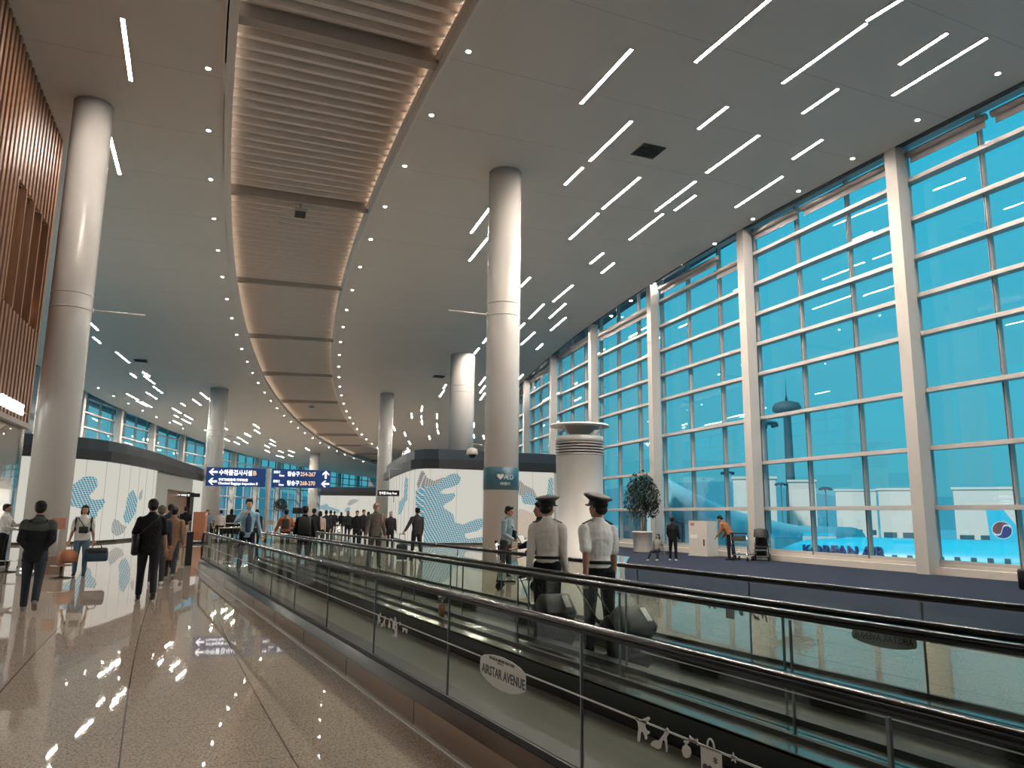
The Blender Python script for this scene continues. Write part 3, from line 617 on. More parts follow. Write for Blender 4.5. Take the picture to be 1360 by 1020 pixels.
# ------------------------------------------------------------------ lit duty free kiosks
def ribbon(pts, z0, z1, off=0., seg=None):
    "vertical wall following a plan outline (r, phi), pushed outward"
    w = [PL(r, p) for r, p in pts]; out = []
    for i, v in enumerate(w):
        d = (w[min(i+1, len(w)-1)]-w[max(i-1, 0)]).normalized(); nrm = Vector((d.y, -d.x, 0)); out.append(v+nrm*off)
    vs = [(v.x, v.y, z0) for v in out]+[(v.x, v.y, z1) for v in out]; n = len(out)
    return vs, [(i, i+1, n+i+1, n+i) for i in range(n-1)]
def slab(mb, pts, z0, z1, off):
    vs, _ = ribbon(pts, z0, z1, off); n = len(pts)
    # close over the interior
    return mb.add(vs, [tuple(range(n)), tuple(range(n, 2*n))]+[(i, (i+1) % n, (i+1) % n+n, i+n) for i in range(n)])
def kiosk(front, closed, label, name='lit_kiosk', zt=3.95, sgn=1, top=4.95):
    base = PL(*front[len(front)//2])
    o = empty(name, (base.x, base.y, 0), 0, label, 'kiosk')
    v, f = ribbon(front, .12, zt, 0); MB().add(v, f).build('lit_wall', 'kwall', o)
    v, f = ribbon(front, 0., .12, .03*sgn); v2, f2 = ribbon(front, .12, .13, .03*sgn); MB().add(v, f).build('plinth', 'dsteel', o)
    j = MB()
    w = [PL(r, p) for r, p in front]; acc = 0; nxt = 1.3
    for a, b in zip(w, w[1:]):
        L = (b-a).length; d = (b-a)/L; nrm = Vector((d.y, -d.x, 0))*sgn
        while nxt < acc+L:
            c = a+d*(nxt-acc); j.box((-.005,0,0),(.005,.012,1), Matrix.Translation(c+nrm*.004+Vector((0,0,.12))) @ Matrix(((d.x,nrm.x,0,0),(d.y,nrm.y,0,0),(0,0,zt-.12,0),(0,0,0,1)))); nxt += 1.45
        acc += L
    j.build('panel_joint', 'grey', o)
    t = MB(); slab(t, closed, zt-.02, 4.42, .30*sgn); t.build('soffit_band', 'nblack', o)
    t = MB(); slab(t, closed, 4.42, top, .12*sgn); t.build('cornice', 'navy', o)
    return o
# right kiosk: outline goes from its right end along the front to the left and back along the side
kr_front = [(203.5,10.62),(210.2,10.45),(210.8,10.52),(211.15,10.75),(211.25,11.4),(211.25,12.4),(211.3,13.3),(211.3,14.4)]
kr = kiosk(kr_front, [(203.5,14.8)]+kr_front+[(211.3,14.8)], 'large lit kiosk with a navy cornice and blue woven wall graphics, right of centre', sgn=-1)
kl_front = [(233.5,10.2),(229.5,10.35),(227.9,10.5),(227.0,10.7),(226.4,11.0),(225.95,11.5),(225.65,12.1),(225.4,13.06)]
kl_closed = kl_front+[(225.5,15.0),(225.9,17.5),(226.6,18.6),(233.5,18.6)]
kl = kiosk(kl_front, [(a, b) for a, b in kl_closed], 'long lit kiosk with a dark cornice behind the woman with two bags', sgn=1)
MB().arc(225.35, 225.6, 13.06, 13.9, 0, 3.95, .4).build('side_panel', 'lgrey', kl, label='plain light grey wall panel')
MB().arc(225.35, 225.6, 13.9, 15.9, 2.95, 3.95, .4).build('side_panel', 'lgrey', kl)
MB().arc(225.5, 225.7, 13.9, 15.7, 0, 2.95, .4).build('brown_door', 'brown', kl, label='tall brown sliding door')
MB().arc(225.3, 225.6, 15.75, 16.05, 0, 2.95, .4).build('door_frame', 'nblack', kl)
MB().arc(225.35, 225.6, 16.05, 17.3, 0.1, 3.9, .4).build('lit_wall', 'kwall', kl)
q = PL(225.0, 14.95, 2.55); lb_ = MB(); 
o = empty('kiosk_sign', q, 0, 'small black sign with white lettering above the brown kiosk door', 'sign')
MB().box((-.9,-.03,0),(.9,.03,.26)).build('panel', 'nblack', o, world=False)
o.rotation_euler = (0,0,R(-2)); textmesh('lettering', 'DUTY FREE 면세점', .17, q+Vector((-.8,-.035,.06)), (1,0,0), (0,0,1), 'white_e', o, .003, bold=.01)
# far kiosk
kf_front = [(214.9,27.4),(217.5,27.35),(220.6,27.3),(222.6,27.3),(223.0,27.6),(223.1,29)]
kf = kiosk(kf_front, [(214.9,29.4)]+kf_front+[(223.1,29.4)], 'small distant lit kiosk under the right end of the blue sign', sgn=-1, zt=3.9, top=5.0)
lattice('film_blue', (.04,.34,.46), .84, 25, 3.3, .56); lattice('film_brown', (.30,.24,.19), .84, -10, 3.6, .52); lattice('film_orange', (.80,.52,.28), .84, 40, 3.6, .56); lattice('film_grey', (.42,.41,.37), .84, 15, 3.6, .5)
def plane_pt(px, py, a, b, off):
    a = Vector((a.x,a.y,0)); b = Vector((b.x,b.y,0)); d = (b-a).normalized(); n = Vector((d.y,-d.x,0)); 
    if n.dot(-a) < 0: n = -n
    r = Vector(ray(px, py)); o_ = Vector((0,0,HC)); t = (a+n*off-o_).dot(n)/r.dot(n); return o_+r*t
def graphic(kio, nm, mt, zx, zy, s, pts, front, off=.015, label=None, zlo=.13, zhi=3.94):
    "printed film laid on the kiosk wall: outline cut into small facets that follow the wall"
    poly = [(zx+x/s, zy+y/s) for x, y in pts]; W = [PL(r, p) for r, p in front]; O = Vector((0,0,HC))
    def inside(x, y):
        c = False; n = len(poly)
        for i in range(n):
            (x1, y1), (x2, y2) = poly[i], poly[i-1]
            if (y1 > y) != (y2 > y) and x < (x2-x1)*(y-y1)/(y2-y1)+x1: c = not c
        return c
    def hit(x, y):
        r = Vector(ray(x, y)); best = None
        for a, b in zip(W, W[1:]):
            d = (b-a).normalized(); n = Vector((d.y, -d.x, 0)); 
            if n.dot(-a) < 0: n = -n
            a2 = a+n*off; den = n.dot(r)
            if abs(den) < 1e-6: continue
            t = n.dot(a2-O)/den; u = (O+r*t-a2).dot(d)
            if t > 0 and -.05 <= u <= (b-a).length+.05 and (best is None or t < best): best = t
        if best is None: return None
        q = O+r*best; q.z = min(max(q.z, zlo), zhi); return q
    st = .6; x0, y0 = min(p[0] for p in poly), min(p[1] for p in poly); nx = int((max(p[0] for p in poly)-x0)/st)+1; ny = int((max(p[1] for p in poly)-y0)/st)+1
    mb = MB(); idx = {}
    def vid(i, j):
        if (i, j) not in idx:
            q = hit(x0+i*st, y0+j*st); idx[(i, j)] = None if q is None else len(mb.v)
            if q is not None: mb.v.append(q)
        return idx[(i, j)]
    for i in range(nx):
        for j in range(ny):
            if inside(x0+(i+.5)*st, y0+(j+.5)*st):
                f = [vid(i,j), vid(i+1,j), vid(i+1,j+1), vid(i,j+1)]
                if None not in f: mb.f.append(tuple(f)); mb.smooth.append(False)
    if mb.f: return mb.build(nm, mt, kio, label=label)
Z3 = (500, 560, 5.2308)
graphic(kr, 'wall_graphic', 'film_blue', *Z3, [(272,480),(315,450),(350,455),(440,430),(470,390),(520,362),(560,360),(588,390),(575,430),(540,450),(500,460),(460,475),(445,490),(460,502),(540,498),(552,515),(520,550),(480,570),(462,588),(475,605),(530,640),(540,670),(545,700),(600,715),(660,690),(700,678),(742,672),(742,730),(700,760),(620,775),(612,800),(640,815),(742,800),(742,846),(330,846),(325,700),(300,640),(272,600)], kr_front, label='blue woven lattice graphic')
graphic(kr, 'wall_graphic', 'film_brown', *Z3, [(300,345),(320,342),(335,355),(350,390),(400,412),(440,395),(470,385),(455,415),(440,430),(350,455),(315,450),(290,478),(280,430)], kr_front, .02, label='brown woven lattice graphic')
graphic(kr, 'wall_graphic', 'film_brown', *Z3, [(975,400),(1000,410),(1030,440),(1090,470),(1120,530),(1050,490),(1010,520),(978,500)], kr_front, .02)
graphic(kr, 'wall_graphic', 'film_blue', *Z3, [(1012,500),(1050,488),(1090,500),(1120,530),(1170,547),(1190,480),(1195,400),(1215,385),(1228,400),(1230,590),(1150,590),(1090,580),(1020,570),(1008,535)], kr_front)
graphic(kr, 'wall_graphic', 'film_orange', *Z3, [(975,610),(1010,606),(1060,625),(1110,650),(1170,700),(1215,760),(1100,790),(1000,820),(975,830)], kr_front, label='orange woven lattice graphic')
graphic(kr, 'wall_graphic', 'film_blue', *Z3, [(205,385),(220,400),(215,540),(200,560),(170,640),(150,650),(158,560),(190,520),(195,420)], kr_front, .03)
Z1 = (0, 500, 3.)
graphic(kl, 'wall_graphic', 'film_blue', *Z1, [(255,440),(300,425),(330,402),(358,396),(385,405),(390,435),(372,458),(355,475),(365,490),(395,492),(412,485),(419,500),(410,520),(392,535),(385,560),(360,577),(345,560),(340,535),(320,528),(300,520),(255,510)], kl_front, .02, label='blue woven lattice graphic')
graphic(kl, 'wall_graphic', 'film_blue', *Z1, [(505,490),(515,465),(530,450),(540,470),(548,500),(540,540),(525,570),(512,587),(495,578),(490,560),(500,530)], kl_front, .02)
graphic(kl, 'wall_graphic', 'film_grey', *Z1, [(455,568),(470,572),(485,590),(505,600),(490,625),(465,637),(445,622),(445,590)], kl_front, .02, label='grey woven lattice graphic')
graphic(kl, 'wall_graphic', 'film_grey', *Z1, [(556,465),(568,448),(567,480),(560,495),(552,485)], kl_front, .02)
graphic(kf, 'wall_graphic', 'film_blue', 390, 640, 9.714, [(300,320),(400,290),(430,280),(460,320),(560,350),(605,370),(570,410),(520,370),(420,370),(310,345)], kf_front, .03)
graphic(kf, 'wall_graphic', 'film_grey', 390, 640, 9.714, [(690,290),(720,240),(760,225),(850,230),(800,270),(720,310)], kf_front, .03)
graphic(kf, 'wall_graphic', 'film_blue', 390, 640, 9.714, [(655,360),(690,325),(735,330),(720,380),(670,395)], kf_front, .03)
# ------------------------------------------------------------------ blue direction sign on a post
DS = 27.
def sgp(x, y): return atd(x, y, DS)
pc = atd(356.5, 640, DS); nrm = Vector((-pc.x, -pc.y, 0)).normalized(); ux = Vector((-nrm.y, nrm.x, 0))
# panels are seen square-on
o = empty('direction_sign', (pc.x, pc.y, 0), 0, 'large blue hanging direction sign with gate numbers 254-267 on a grey post', 'sign')
def SG(u, z, w=0.): return Vector((pc.x, pc.y, 0))+ux*u+Vector((0,0,z))+nrm*w
def sbox(mb, u0, u1, z0, z1, w0, w1): return mb.prism([(u0,z0),(u1,z0),(u1,z1),(u0,z1)], w0, w1, lambda u, v, w: SG(u, v, w))
def upx(px, py): q = atd(px, py, DS); return (q-pc).dot(ux), q.z
zt_, zb_ = 3.02, 2.40
MB().loft([[SG(.075*math.cos(a), z, .075*math.sin(a)) for a in [2*math.pi*k/16 for k in range(16)]] for z in (0, 3.02)]).build('post', 'grey', o)
uL = upx(273,640)[0]; uR = upx(439,640)[0]
sbox(MB(), uL, -.10, zb_, zt_, -.06, .02).build('left_panel', 'blue', o)
sbox(MB(), .10, uR, zb_, zt_, -.06, .02).build('right_panel', 'blue', o)
def stx(s, u, z, sz, m, sq=1.): textmesh('lettering', s, sz, SG(u, z, .064), ux, (0,0,1), m, o, .002, squeeze=sq, bold=.022)
def arrow(u, z, up=False):
    A = [(-.14,0),(-.03,.11),(.02,.11),(-.06,.03),(.13,.03),(.13,-.03),(-.06,-.03),(.02,-.11),(-.03,-.11)]
    if up: A = [(b, -a) for a, b in A]
    MB().prism([(u+a, z+b) for a, b in A], .062, .067, lambda u, v, w: SG(u, v, w)).build('arrow', 'white_e', o)
hh = (zb_+zt_)/2
arrow(uL+.22, hh+.15); arrow(uL+.22, hh-.16)
stx('수하물검사시설', uL+.39, hh+.07, .20, 'white_e', .82); stx('B', uL+1.46, hh+.07, .21, 'amber_e')
stx('手荷物検査場 行李检查', uL+.39, hh-.13, .095, 'white_e', .95); stx('Checked Baggage Inspection B', uL+.39, hh-.25, .11, 'white_e', .92)
for z, g_, up in ((hh+.15, '254-267', True), (hh-.16, '268-270', False)):
    stx('탑승구', .60, z-.06, .175, 'white_e', .85); stx('搭乗口', .15, z+.02, .09, 'white_e', .8); stx('Gates', .33, z-.09, .09, 'white_e', .8)
    stx(g_, uR-1.02, z-.06, .195, 'amber_e', .78); arrow(uR-.17, z, up)
# small far sign beside the right kiosk
q = atd(516, 655, 43); o = empty('hanging_sign', q, 0, 'small black hanging sign with white lettering left of the right kiosk', 'sign')
w_ = Vector((-q.x,-q.y,0)).normalized(); uu = Vector((-w_.y, w_.x, 0))
MB().prism([(-.6,-.16),(.6,-.16),(.6,.16),(-.6,.16)], -.05, .05, lambda u, v, w: q+uu*u+Vector((0,0,v))+w_*w).build('panel', 'nblack', o)
textmesh('lettering', '면세점 Duty Free', .17, q+w_*.055+uu*-.52+Vector((0,0,-.06)), uu, (0,0,1), 'white_e', o, .002, squeeze=.8, bold=.01)
ks = PL(211.35, math.degrees(math.atan2(q.y-CY, CX-q.x)), 4.05); MB().tube([q+Vector((0,0,.16)), Vector((q.x, q.y, 4.05)), ks], .03).tube([q+uu*.3+Vector((0,0,.16)), q+uu*.3+Vector((0,0,-.5))], .03).build('hanger', 'lgrey', o)
# ------------------------------------------------------------------ air diffuser tower
q = atd(770, 700, 28.7); q.z = 0
o = empty('air_diffuser_tower', q, 0, 'wide grey cylindrical air diffuser tower with a round disc on top', 'air diffuser')
MB().lathe([(.92,0),(.92,.15),(.88,.16),(.88,3.78),(.90,3.80)], 48).build('body', 'lgrey', o, world=False)
t = MB()
for k in range(5): t.lathe([(.80,3.80+k*.105),(.915,3.82+k*.105),(.915,3.86+k*.105),(.80,3.88+k*.105)], 48)
t.build('louvre', 'grey', o, world=False)
MB().lathe([(.80,3.78),(.80,4.30)], 40).build('throat', 'blackm', o, world=False)
MB().lathe([(.90,4.31),(.90,4.52),(.84,4.53)], 48).build('cap', 'lgrey', o, world=False)
MB().lathe([(.32,4.5),(.36,4.6),(.62,4.86),(.9,4.90)], 40).build('cone', 'grey', o, world=False)
MB().lathe([(.9,4.89),(1.12,4.90),(1.14,4.93),(1.10,4.98),(.3,5.02)], 48).build('disc', 'lgrey', o, world=False)
t = MB()
for k in range(4): t.tube([(.75*math.cos(k*1.57+.4), .75*math.sin(k*1.57+.4), 4.5), (1.0*math.cos(k*1.57+.4), 1.0*math.sin(k*1.57+.4), 4.9)], .02)
t.build('strut', 'lgrey', o, world=False)
# ------------------------------------------------------------------ potted trees
LEAF = [mat('leaf_dark', (.012,.02,.012), .5, noise_amt=.3), mat('leaf_mid', (.03,.045,.025), .5, noise_amt=.3)]
def tree(q, rad, hc, hr, potr, poth, label, cat='plant', nleaf=2600, ls=.10, stem=3):
    o = empty('potted_tree', q, 0, label, cat)
    MB().lathe([(potr*.93,0),(potr*.95,.03),(potr*.98,poth-.08),(potr*1.05,poth-.07),(potr*1.05,poth),(potr*.95,poth)], 32).build('pot', 'cream', o, world=False)
    MB().lathe([(potr*.94,poth-.03),(potr*.94,poth-.01)], 24).build('soil', 'blackm', o, world=False)
    t = MB()
    for k in range(stem):
        a = k*2.1; x, y = .12*math.cos(a), .12*math.sin(a)
        t.tube([(x*.6,y*.6,poth-.05),(x*1.4,y*1.4,poth+(hc-poth)*.45),(x*.8+.1*math.cos(a+1),y*.8,hc)], [.035,.028,.018], 7)
        for j in range(5):
            b = a+j*1.3; t.tube([(x,y,poth+(hc-poth)*(.55+.1*j)),(x+rad*.6*math.cos(b),y+rad*.6*math.sin(b),hc+hr*(.1*j-.1))], [.016,.006], 5)
    t.build('trunk', 'brown', o, world=False)
    rnd = random.Random(3); t = MB()
    for i in range(nleaf):
        while True:
            x, y, z = rnd.uniform(-1,1), rnd.uniform(-1,1), rnd.uniform(-1,1); d = x*x+y*y+z*z
            if .12 < d < 1: break
        k = 1.; 
        if z < -.5 and x*x+y*y < .2: continue
        lump = 1+.10*math.sin(5*x+3*z)+.08*math.cos(7*y-4*z)
        c = Vector((x*rad*lump, y*rad*lump, hc+z*hr*lump)); m3 = Matrix.Rotation(rnd.uniform(0,6.28), 3, 'Z') @ Matrix.Rotation(rnd.uniform(-1.2,1.2), 3, 'X'); s = ls*rnd.uniform(.7,1.2)
        t.add([c+m3 @ Vector(v)*s for v in ((0,-.5,0),(.22,-.1,.06),(0,.55,0),(-.22,-.1,.06))], [(0,1,2),(0,2,3)])
    l_ = t.build('foliage', LEAF, o, world=False)
    for i, pg in enumerate(l_.data.polygons): pg.material_index = (i//2) % 3 == 0
    return o
q = atd(853, 690, 35.3); q.z = 0
tree(q, .80, 2.42, 1.12, .44, .92, 'leafy potted tree in a round cream planter by the window', nleaf=2800, ls=.17)
q = atd(372, 680, 44); q.z = 0
tree(q, .42, 1.95, .38, .25, .5, 'small round topiary tree in the distance behind the woman in orange', nleaf=900, ls=.11, stem=1)
# ------------------------------------------------------------------ bench, cabinet, stroller, trolleys, bags
def seatrow(q, rz, n, label, group=None):
    o = empty('seat_bench', q, rz, label, 'bench', group)
    for k in range(n):
        x = (k-(n-1)/2)*.62
        MB().rbox((x,0,.44), (.56,.52,.07), .03).build('seat', 'leather', o, world=False)
        MB().rbox((0,0,0), (.56,.06,.5), .025, Matrix.Translation((x,.27,.72)) @ Matrix.Rotation(-.18, 4, 'X')).build('backrest', 'leather', o, world=False)
    MB().box((-n*.31-.05,-.03,.34),(n*.31+.05,.05,.40)).build('beam', 'dsteel', o, world=False)
    for s in (-1, 1):
        MB().tube([(s*n*.27,-.26,.02),(s*n*.27,0,.34),(s*n*.27,.26,.02)], .025).build('leg', 'dsteel', o, world=False)
    return o
q = PL(202.6, 10.05); seatrow(q, R(80)-R(10), 3, 'black leather bench by the window, left of the large planter')
for k, (px, d) in enumerate(((296,46),(316,50),(305,55),(395,52),(290,60),(330,62))):
    q = atd(px, 690, d); q.z = 0; seatrow(q, R(170-k*20), 3, 'distant row of black seats in the left waiting area, %s from the camera' % ORD[k], 'seats in the left waiting area')
q = onz(935, 737.5); q = q*.985; q.z = 0
o = empty('white_cabinet', q, R(-80), 'pale box cabinet with a small notice standing by the window', 'cabinet')
wx = .52
MB().box((-.47,-.36,.06),(.47,.36,1.42)).build('body', 'cream', o, world=False, bevel=.01)
MB().box((-.50,-.40,0),(.50,.40,.06)).build('plinth', 'lgrey', o, world=False)
for n_, a, b, m_ in (('notice', (-.40,.72,-.0), (-.02,.86,0), 'white'), ('label_plate', (-.36,1.22,0), (-.18,1.34,0), 'orange'), ('handle', (.28,.42,0), (.34,.68,0), 'blackm')):
    MB().box((a[0],-.372,a[1]),(b[0],-.36,b[1])).build(n_, m_, o, world=False)
def wheel(mb, c, r, w, axis='X'):
    n = 14; rings = []
    for s, rr in ((-w/2,r*.8),(-w/2,r),(w/2,r),(w/2,r*.8)):
        rings.append([Vector(c)+(Vector((s, rr*math.cos(2*math.pi*k/n), rr*math.sin(2*math.pi*k/n)))) for k in range(n)])
    return mb.loft(rings)
q = onz(1012, 742)*.95; q.z = 0
o = empty('baby_stroller', q, R(-50), 'black baby stroller with a dark hood parked by the window post', 'stroller')
t = MB()
for s in (-1, 1):
    t.tube([(s*.24,-.32,.12),(s*.24,.30,.72),(s*.22,.42,1.02)], .014); t.tube([(s*.24,.34,.12),(s*.24,-.05,.62)], .014)
t.tube([(-.22,.42,1.02),(.22,.42,1.02)], .02); t.tube([(-.24,-.30,.14),(.24,-.30,.14)], .012); t.build('frame', 'dsteel', o, world=False)
MB().rbox((0,0,0), (.44,.42,.10), .04, Matrix.Translation((0,-.05,.50)) @ Matrix.Rotation(.15,4,'X')).rbox((0,0,0), (.44,.10,.52), .04, Matrix.Translation((0,.20,.75)) @ Matrix.Rotation(-.35,4,'X')).rbox((0,-.22,.36),(.40,.2,.05),.02).build('seat', 'leather', o, world=False)
MB().loft([[Vector((x, .12+rr*math.cos(a)*1.0-.05, .80+rr*math.sin(a)*1.1)) for a in [R(g) for g in range(10, 171, 20)]] for x, rr in ((-.25,.26),(-.24,.32),(0,.35),(.24,.32),(.25,.26))], cap=False, closed=False).build('hood', 'blackm', o, world=False)
MB().rbox((0,.05,.26), (.38,.42,.16), .04).build('basket', 'blackm', o, world=False)
for x, y, r in ((-.26,-.34,.10),(.26,-.34,.10),(-.26,.34,.12),(.26,.34,.12)): wheel(MB(), (x,y,r), r, .05).build('wheel', 'black', o, world=False)
def trolley(q, rz, label, load=()):
    o = empty('luggage_trolley', q, rz, label, 'trolley')
    t = MB()
    for s in (-1, 1):
        t.tube([(s*.27,-.46,.22),(s*.29,.35,.22),(s*.29,.42,.98)], .017); t.tube([(s*.27,-.42,.22),(s*.27,-.5,.42)], .014); t.tube([(s*.29,.0,.22),(s*.29,.41,.62)], .012)
    t.tube([(-.27,-.46,.22),(.27,-.46,.22)], .016); t.tube([(-.29,.40,.62),(.29,.40,.62)], .012)
    for k in range(5): t.tube([(-.2+.1*k,-.46,.22),(-.2+.1*k,.35,.22)], .008)
    t.build('frame', 'chrome', o, world=False)
    MB().tube([(-.31,.43,1.0),(.31,.43,1.0)], .025).build('handle', 'blackm', o, world=False)
    MB().box((-.24,.36,.72),(.24,.39,.92)).build('basket', 'dsteel', o, world=False)
    for x, y in ((-.24,-.38),(.24,-.38),(-.26,.34),(.26,.34)): wheel(MB(), (x,y,.08), .08, .04).build('wheel', 'black', o, world=False)
    return o
q = onz(1000, 742)*.97; q.z = 0
tq = atd(985, 700, 29.9); tq.z = 0
trolley(tq, R(120), 'steel luggage trolley next to the bending man in rust brown')
tq = atd(686, 700, 16.6); tq.z = 0
trolley(tq, R(60), 'steel luggage trolley in front of the man with the crossbody bag')
def suitcase(q, rz, tilt, w, h, d, m_, label, group=None, handle=.5):
    o = empty('suitcase', q, rz, label, 'suitcase', group); o.rotation_euler = (tilt, 0, rz)
    MB().rbox((0,0,h/2+.05), (w,d,h), .04).build('shell', m_, o, world=False)
    MB().rbox((0,-d/2-.02,h*.42), (w*.8,.05,h*.5), .02).build('front_pocket', m_, o, world=False)
    t = MB()
    for s in (-1, 1): t.tube([(s*w*.28,d*.3,h*.9),(s*w*.28,d*.3,h+handle)], .009)
    t.tube([(-w*.28,d*.3,h+handle),(w*.28,d*.3,h+handle)], .014); t.build('pull_handle', 'dsteel', o, world=False)
    for s in (-1, 1): wheel(MB(), (s*w*.36, d*.35, .04), .04, .03).build('wheel', 'black', o, world=False)
    MB().tube([(-w*.15,0,h+.05),(-w*.12,0,h+.09),(w*.12,0,h+.09),(w*.15,0,h+.05)], .012).build('carry_handle', 'blackm', o, world=False)
    return o
# barrier posts and boxes round the big column
q = onz(60, 759); 
for k, (px, py) in enumerate(((8,760),(80,768))):
    q = onz(px, py); o = empty('queue_barrier_base', q, 0, ('left' if k == 0 else 'right')+' steel rope stand at the foot of the large left column', 'barrier', 'rope stands by the left column')
    MB().lathe([(.22,0),(.22,.02),(.05,.04),(.03,.06),(.03,.28)], 20).build('post', 'dsteel', o, world=False); MB().lathe([(.24,.28),(.24,.30)], 20).build('top_plate', 'steel', o, world=False)
q = onz(70, 762)
o = empty('information_stand', q, R(-20), 'brown box stand with an orange notice in front of the left column', 'stand')
MB().box((-.2,-.15,.0),(.2,.15,.42)).build('box', 'brown', o, world=False, bevel=.01); MB().tube([(0,.05,.4),(0,.05,1.1)], .02).build('pole', 'lgrey', o, world=False); MB().box((-.16,.02,1.08),(.16,.05,1.36)).build('notice', 'orange', o, world=False)
q = atd(266, 690, 41); q.z = 0
o = empty('orange_display_stand', q, R(-25), 'orange brown display stand beside the long haired woman in blue', 'stand')
MB().box((-.35,-.2,0),(.35,.2,.1)).build('base', 'nblack', o, world=False); MB().rbox((0,0,.85), (.62,.3,1.4), .03).build('panel', 'orange', o, world=False)
q = atd(252, 715, 24.5); q.z = 0
o = empty('barrier_post', q, 0, 'dark square post at the far left end of the near walkway', 'post')
MB().box((-.09,-.09,0),(.09,.09,.95)).build('post', 'nblack', o, world=False); MB().box((-.1,-.1,.95),(.1,.1,.97)).build('cap', 'steel', o, world=False)
# rail barriers beyond the walkways
def rail(a, b, label, group='steel rail barriers beyond the walkways'):
    a, b = Vector(a), Vector(b); o = empty('rail_barrier', (a+b)/2, 0, label, 'barrier', group); n = max(2, int((b-a).length/1.3)+1)
    t = MB(); t.tube([a+Vector((0,0,.98)), b+Vector((0,0,.98))], .028); t.build('top_rail', 'steel', o)
    for i in range(n):
        c = a.lerp(b, i/(n-1)); MB().tube([c, c+Vector((0,0,.98))], .022).build('post', 'steel', o)
    t = MB(); d = (b-a).normalized(); nn = Vector((-d.y, d.x, 0))*.005
    for i in range(n-1):
        p0_, p1_ = a.lerp(b, i/(n-1))+d*.06, a.lerp(b, (i+1)/(n-1))-d*.06
        t.add([p0_+nn+Vector((0,0,.12)), p1_+nn+Vector((0,0,.12)), p1_+nn+Vector((0,0,.88)), p0_+nn+Vector((0,0,.88))], [(0,1,2,3)])
    t.build('glass_infill', 'bal', o)
def g0(px, d): q = atd(px, 690, d); q.z = 0; return q
rail(g0(292,30), g0(345,32), 'steel and glass rail barrier behind the man in the pale blue shirt')
rail(g0(449,33), g0(453,42), 'long steel rail barrier receding left of the dark haired couple')
rail(g0(366,30), g0(398,31), 'short steel rail barrier beside the woman in orange')
rail(g0(285,42), g0(340,43), 'farther steel rail barrier in front of the waiting area')
# kiosk-side counters far left waiting area
q = atd(398, 676, 60); q.z = 0
o = empty('check_in_desk', q, R(-15), 'pale distant counter with a screen below the blue sign', 'counter')
MB().box((-1.2,-.4,0),(1.2,.4,1.1)).build('counter', 'lgrey', o, world=False); MB().box((-.5,-.06,1.5),(.3,.0,1.95)).build('screen', 'nblack', o, world=False); MB().tube([(-.2,0,1.1),(-.2,0,1.5)], .04).build('stand', 'dsteel', o, world=False)
MB().box((-1.25,-.42,1.1),(1.25,.42,1.15)).build('worktop', 'white', o, world=False)
# ------------------------------------------------------------------ outside
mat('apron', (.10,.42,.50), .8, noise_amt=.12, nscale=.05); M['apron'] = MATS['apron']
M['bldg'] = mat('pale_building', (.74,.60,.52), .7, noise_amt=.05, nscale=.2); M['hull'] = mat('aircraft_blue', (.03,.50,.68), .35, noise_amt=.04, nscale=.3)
M['jet'] = mat('jetbridge_grey', (.42,.55,.58), .6, noise_amt=.08, nscale=.5); M['refl_band'] = mat('reflection_ridge', (.05,.30,.38), .9, noise_amt=.08, nscale=.01); M['red'] = mat('emblem_red', (.20,.05,.05), .5, noise_amt=.03); M['eblue'] = mat('emblem_blue', (.01,.03,.15), .5, noise_amt=.03)
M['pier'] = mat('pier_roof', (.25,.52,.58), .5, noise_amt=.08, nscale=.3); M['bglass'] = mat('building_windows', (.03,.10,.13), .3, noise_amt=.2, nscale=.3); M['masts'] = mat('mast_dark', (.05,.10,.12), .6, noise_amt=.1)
GZ = -7.5
g = MB(); g.box((-900,-900,GZ-.5),(1500,1500,GZ)); g.build('floor', 'apron', kind='structure', label='pale teal airport apron outside')
h = MB()  # added ridge, its tone imitates the dark ceiling reflected in the windows
for k in range(60):
    a = R(-160+k*6); b = R(-160+(k+1)*6); hz = lambda i: 30+10*math.sin(i*.8)+6*math.sin(i*2.1)
    h.loft([[Vector((900*math.sin(a), 900*math.cos(a), GZ)), Vector((900*math.sin(a), 900*math.cos(a), hz(k))), Vector((1000*math.sin(a), 1000*math.cos(a), GZ))], [Vector((900*math.sin(b), 900*math.cos(b), GZ)), Vector((900*math.sin(b), 900*math.cos(b), hz(k+1))), Vector((1000*math.sin(b), 1000*math.cos(b), GZ))]], sm=False)
h.build('wall_back', 'refl_band', kind='structure', label='made-up horizon ridge coloured like a dark ceiling reflection in the glass')
def dirp(px, d, z=0.):
    q = atd(px, 680, d); q.z = z; return q
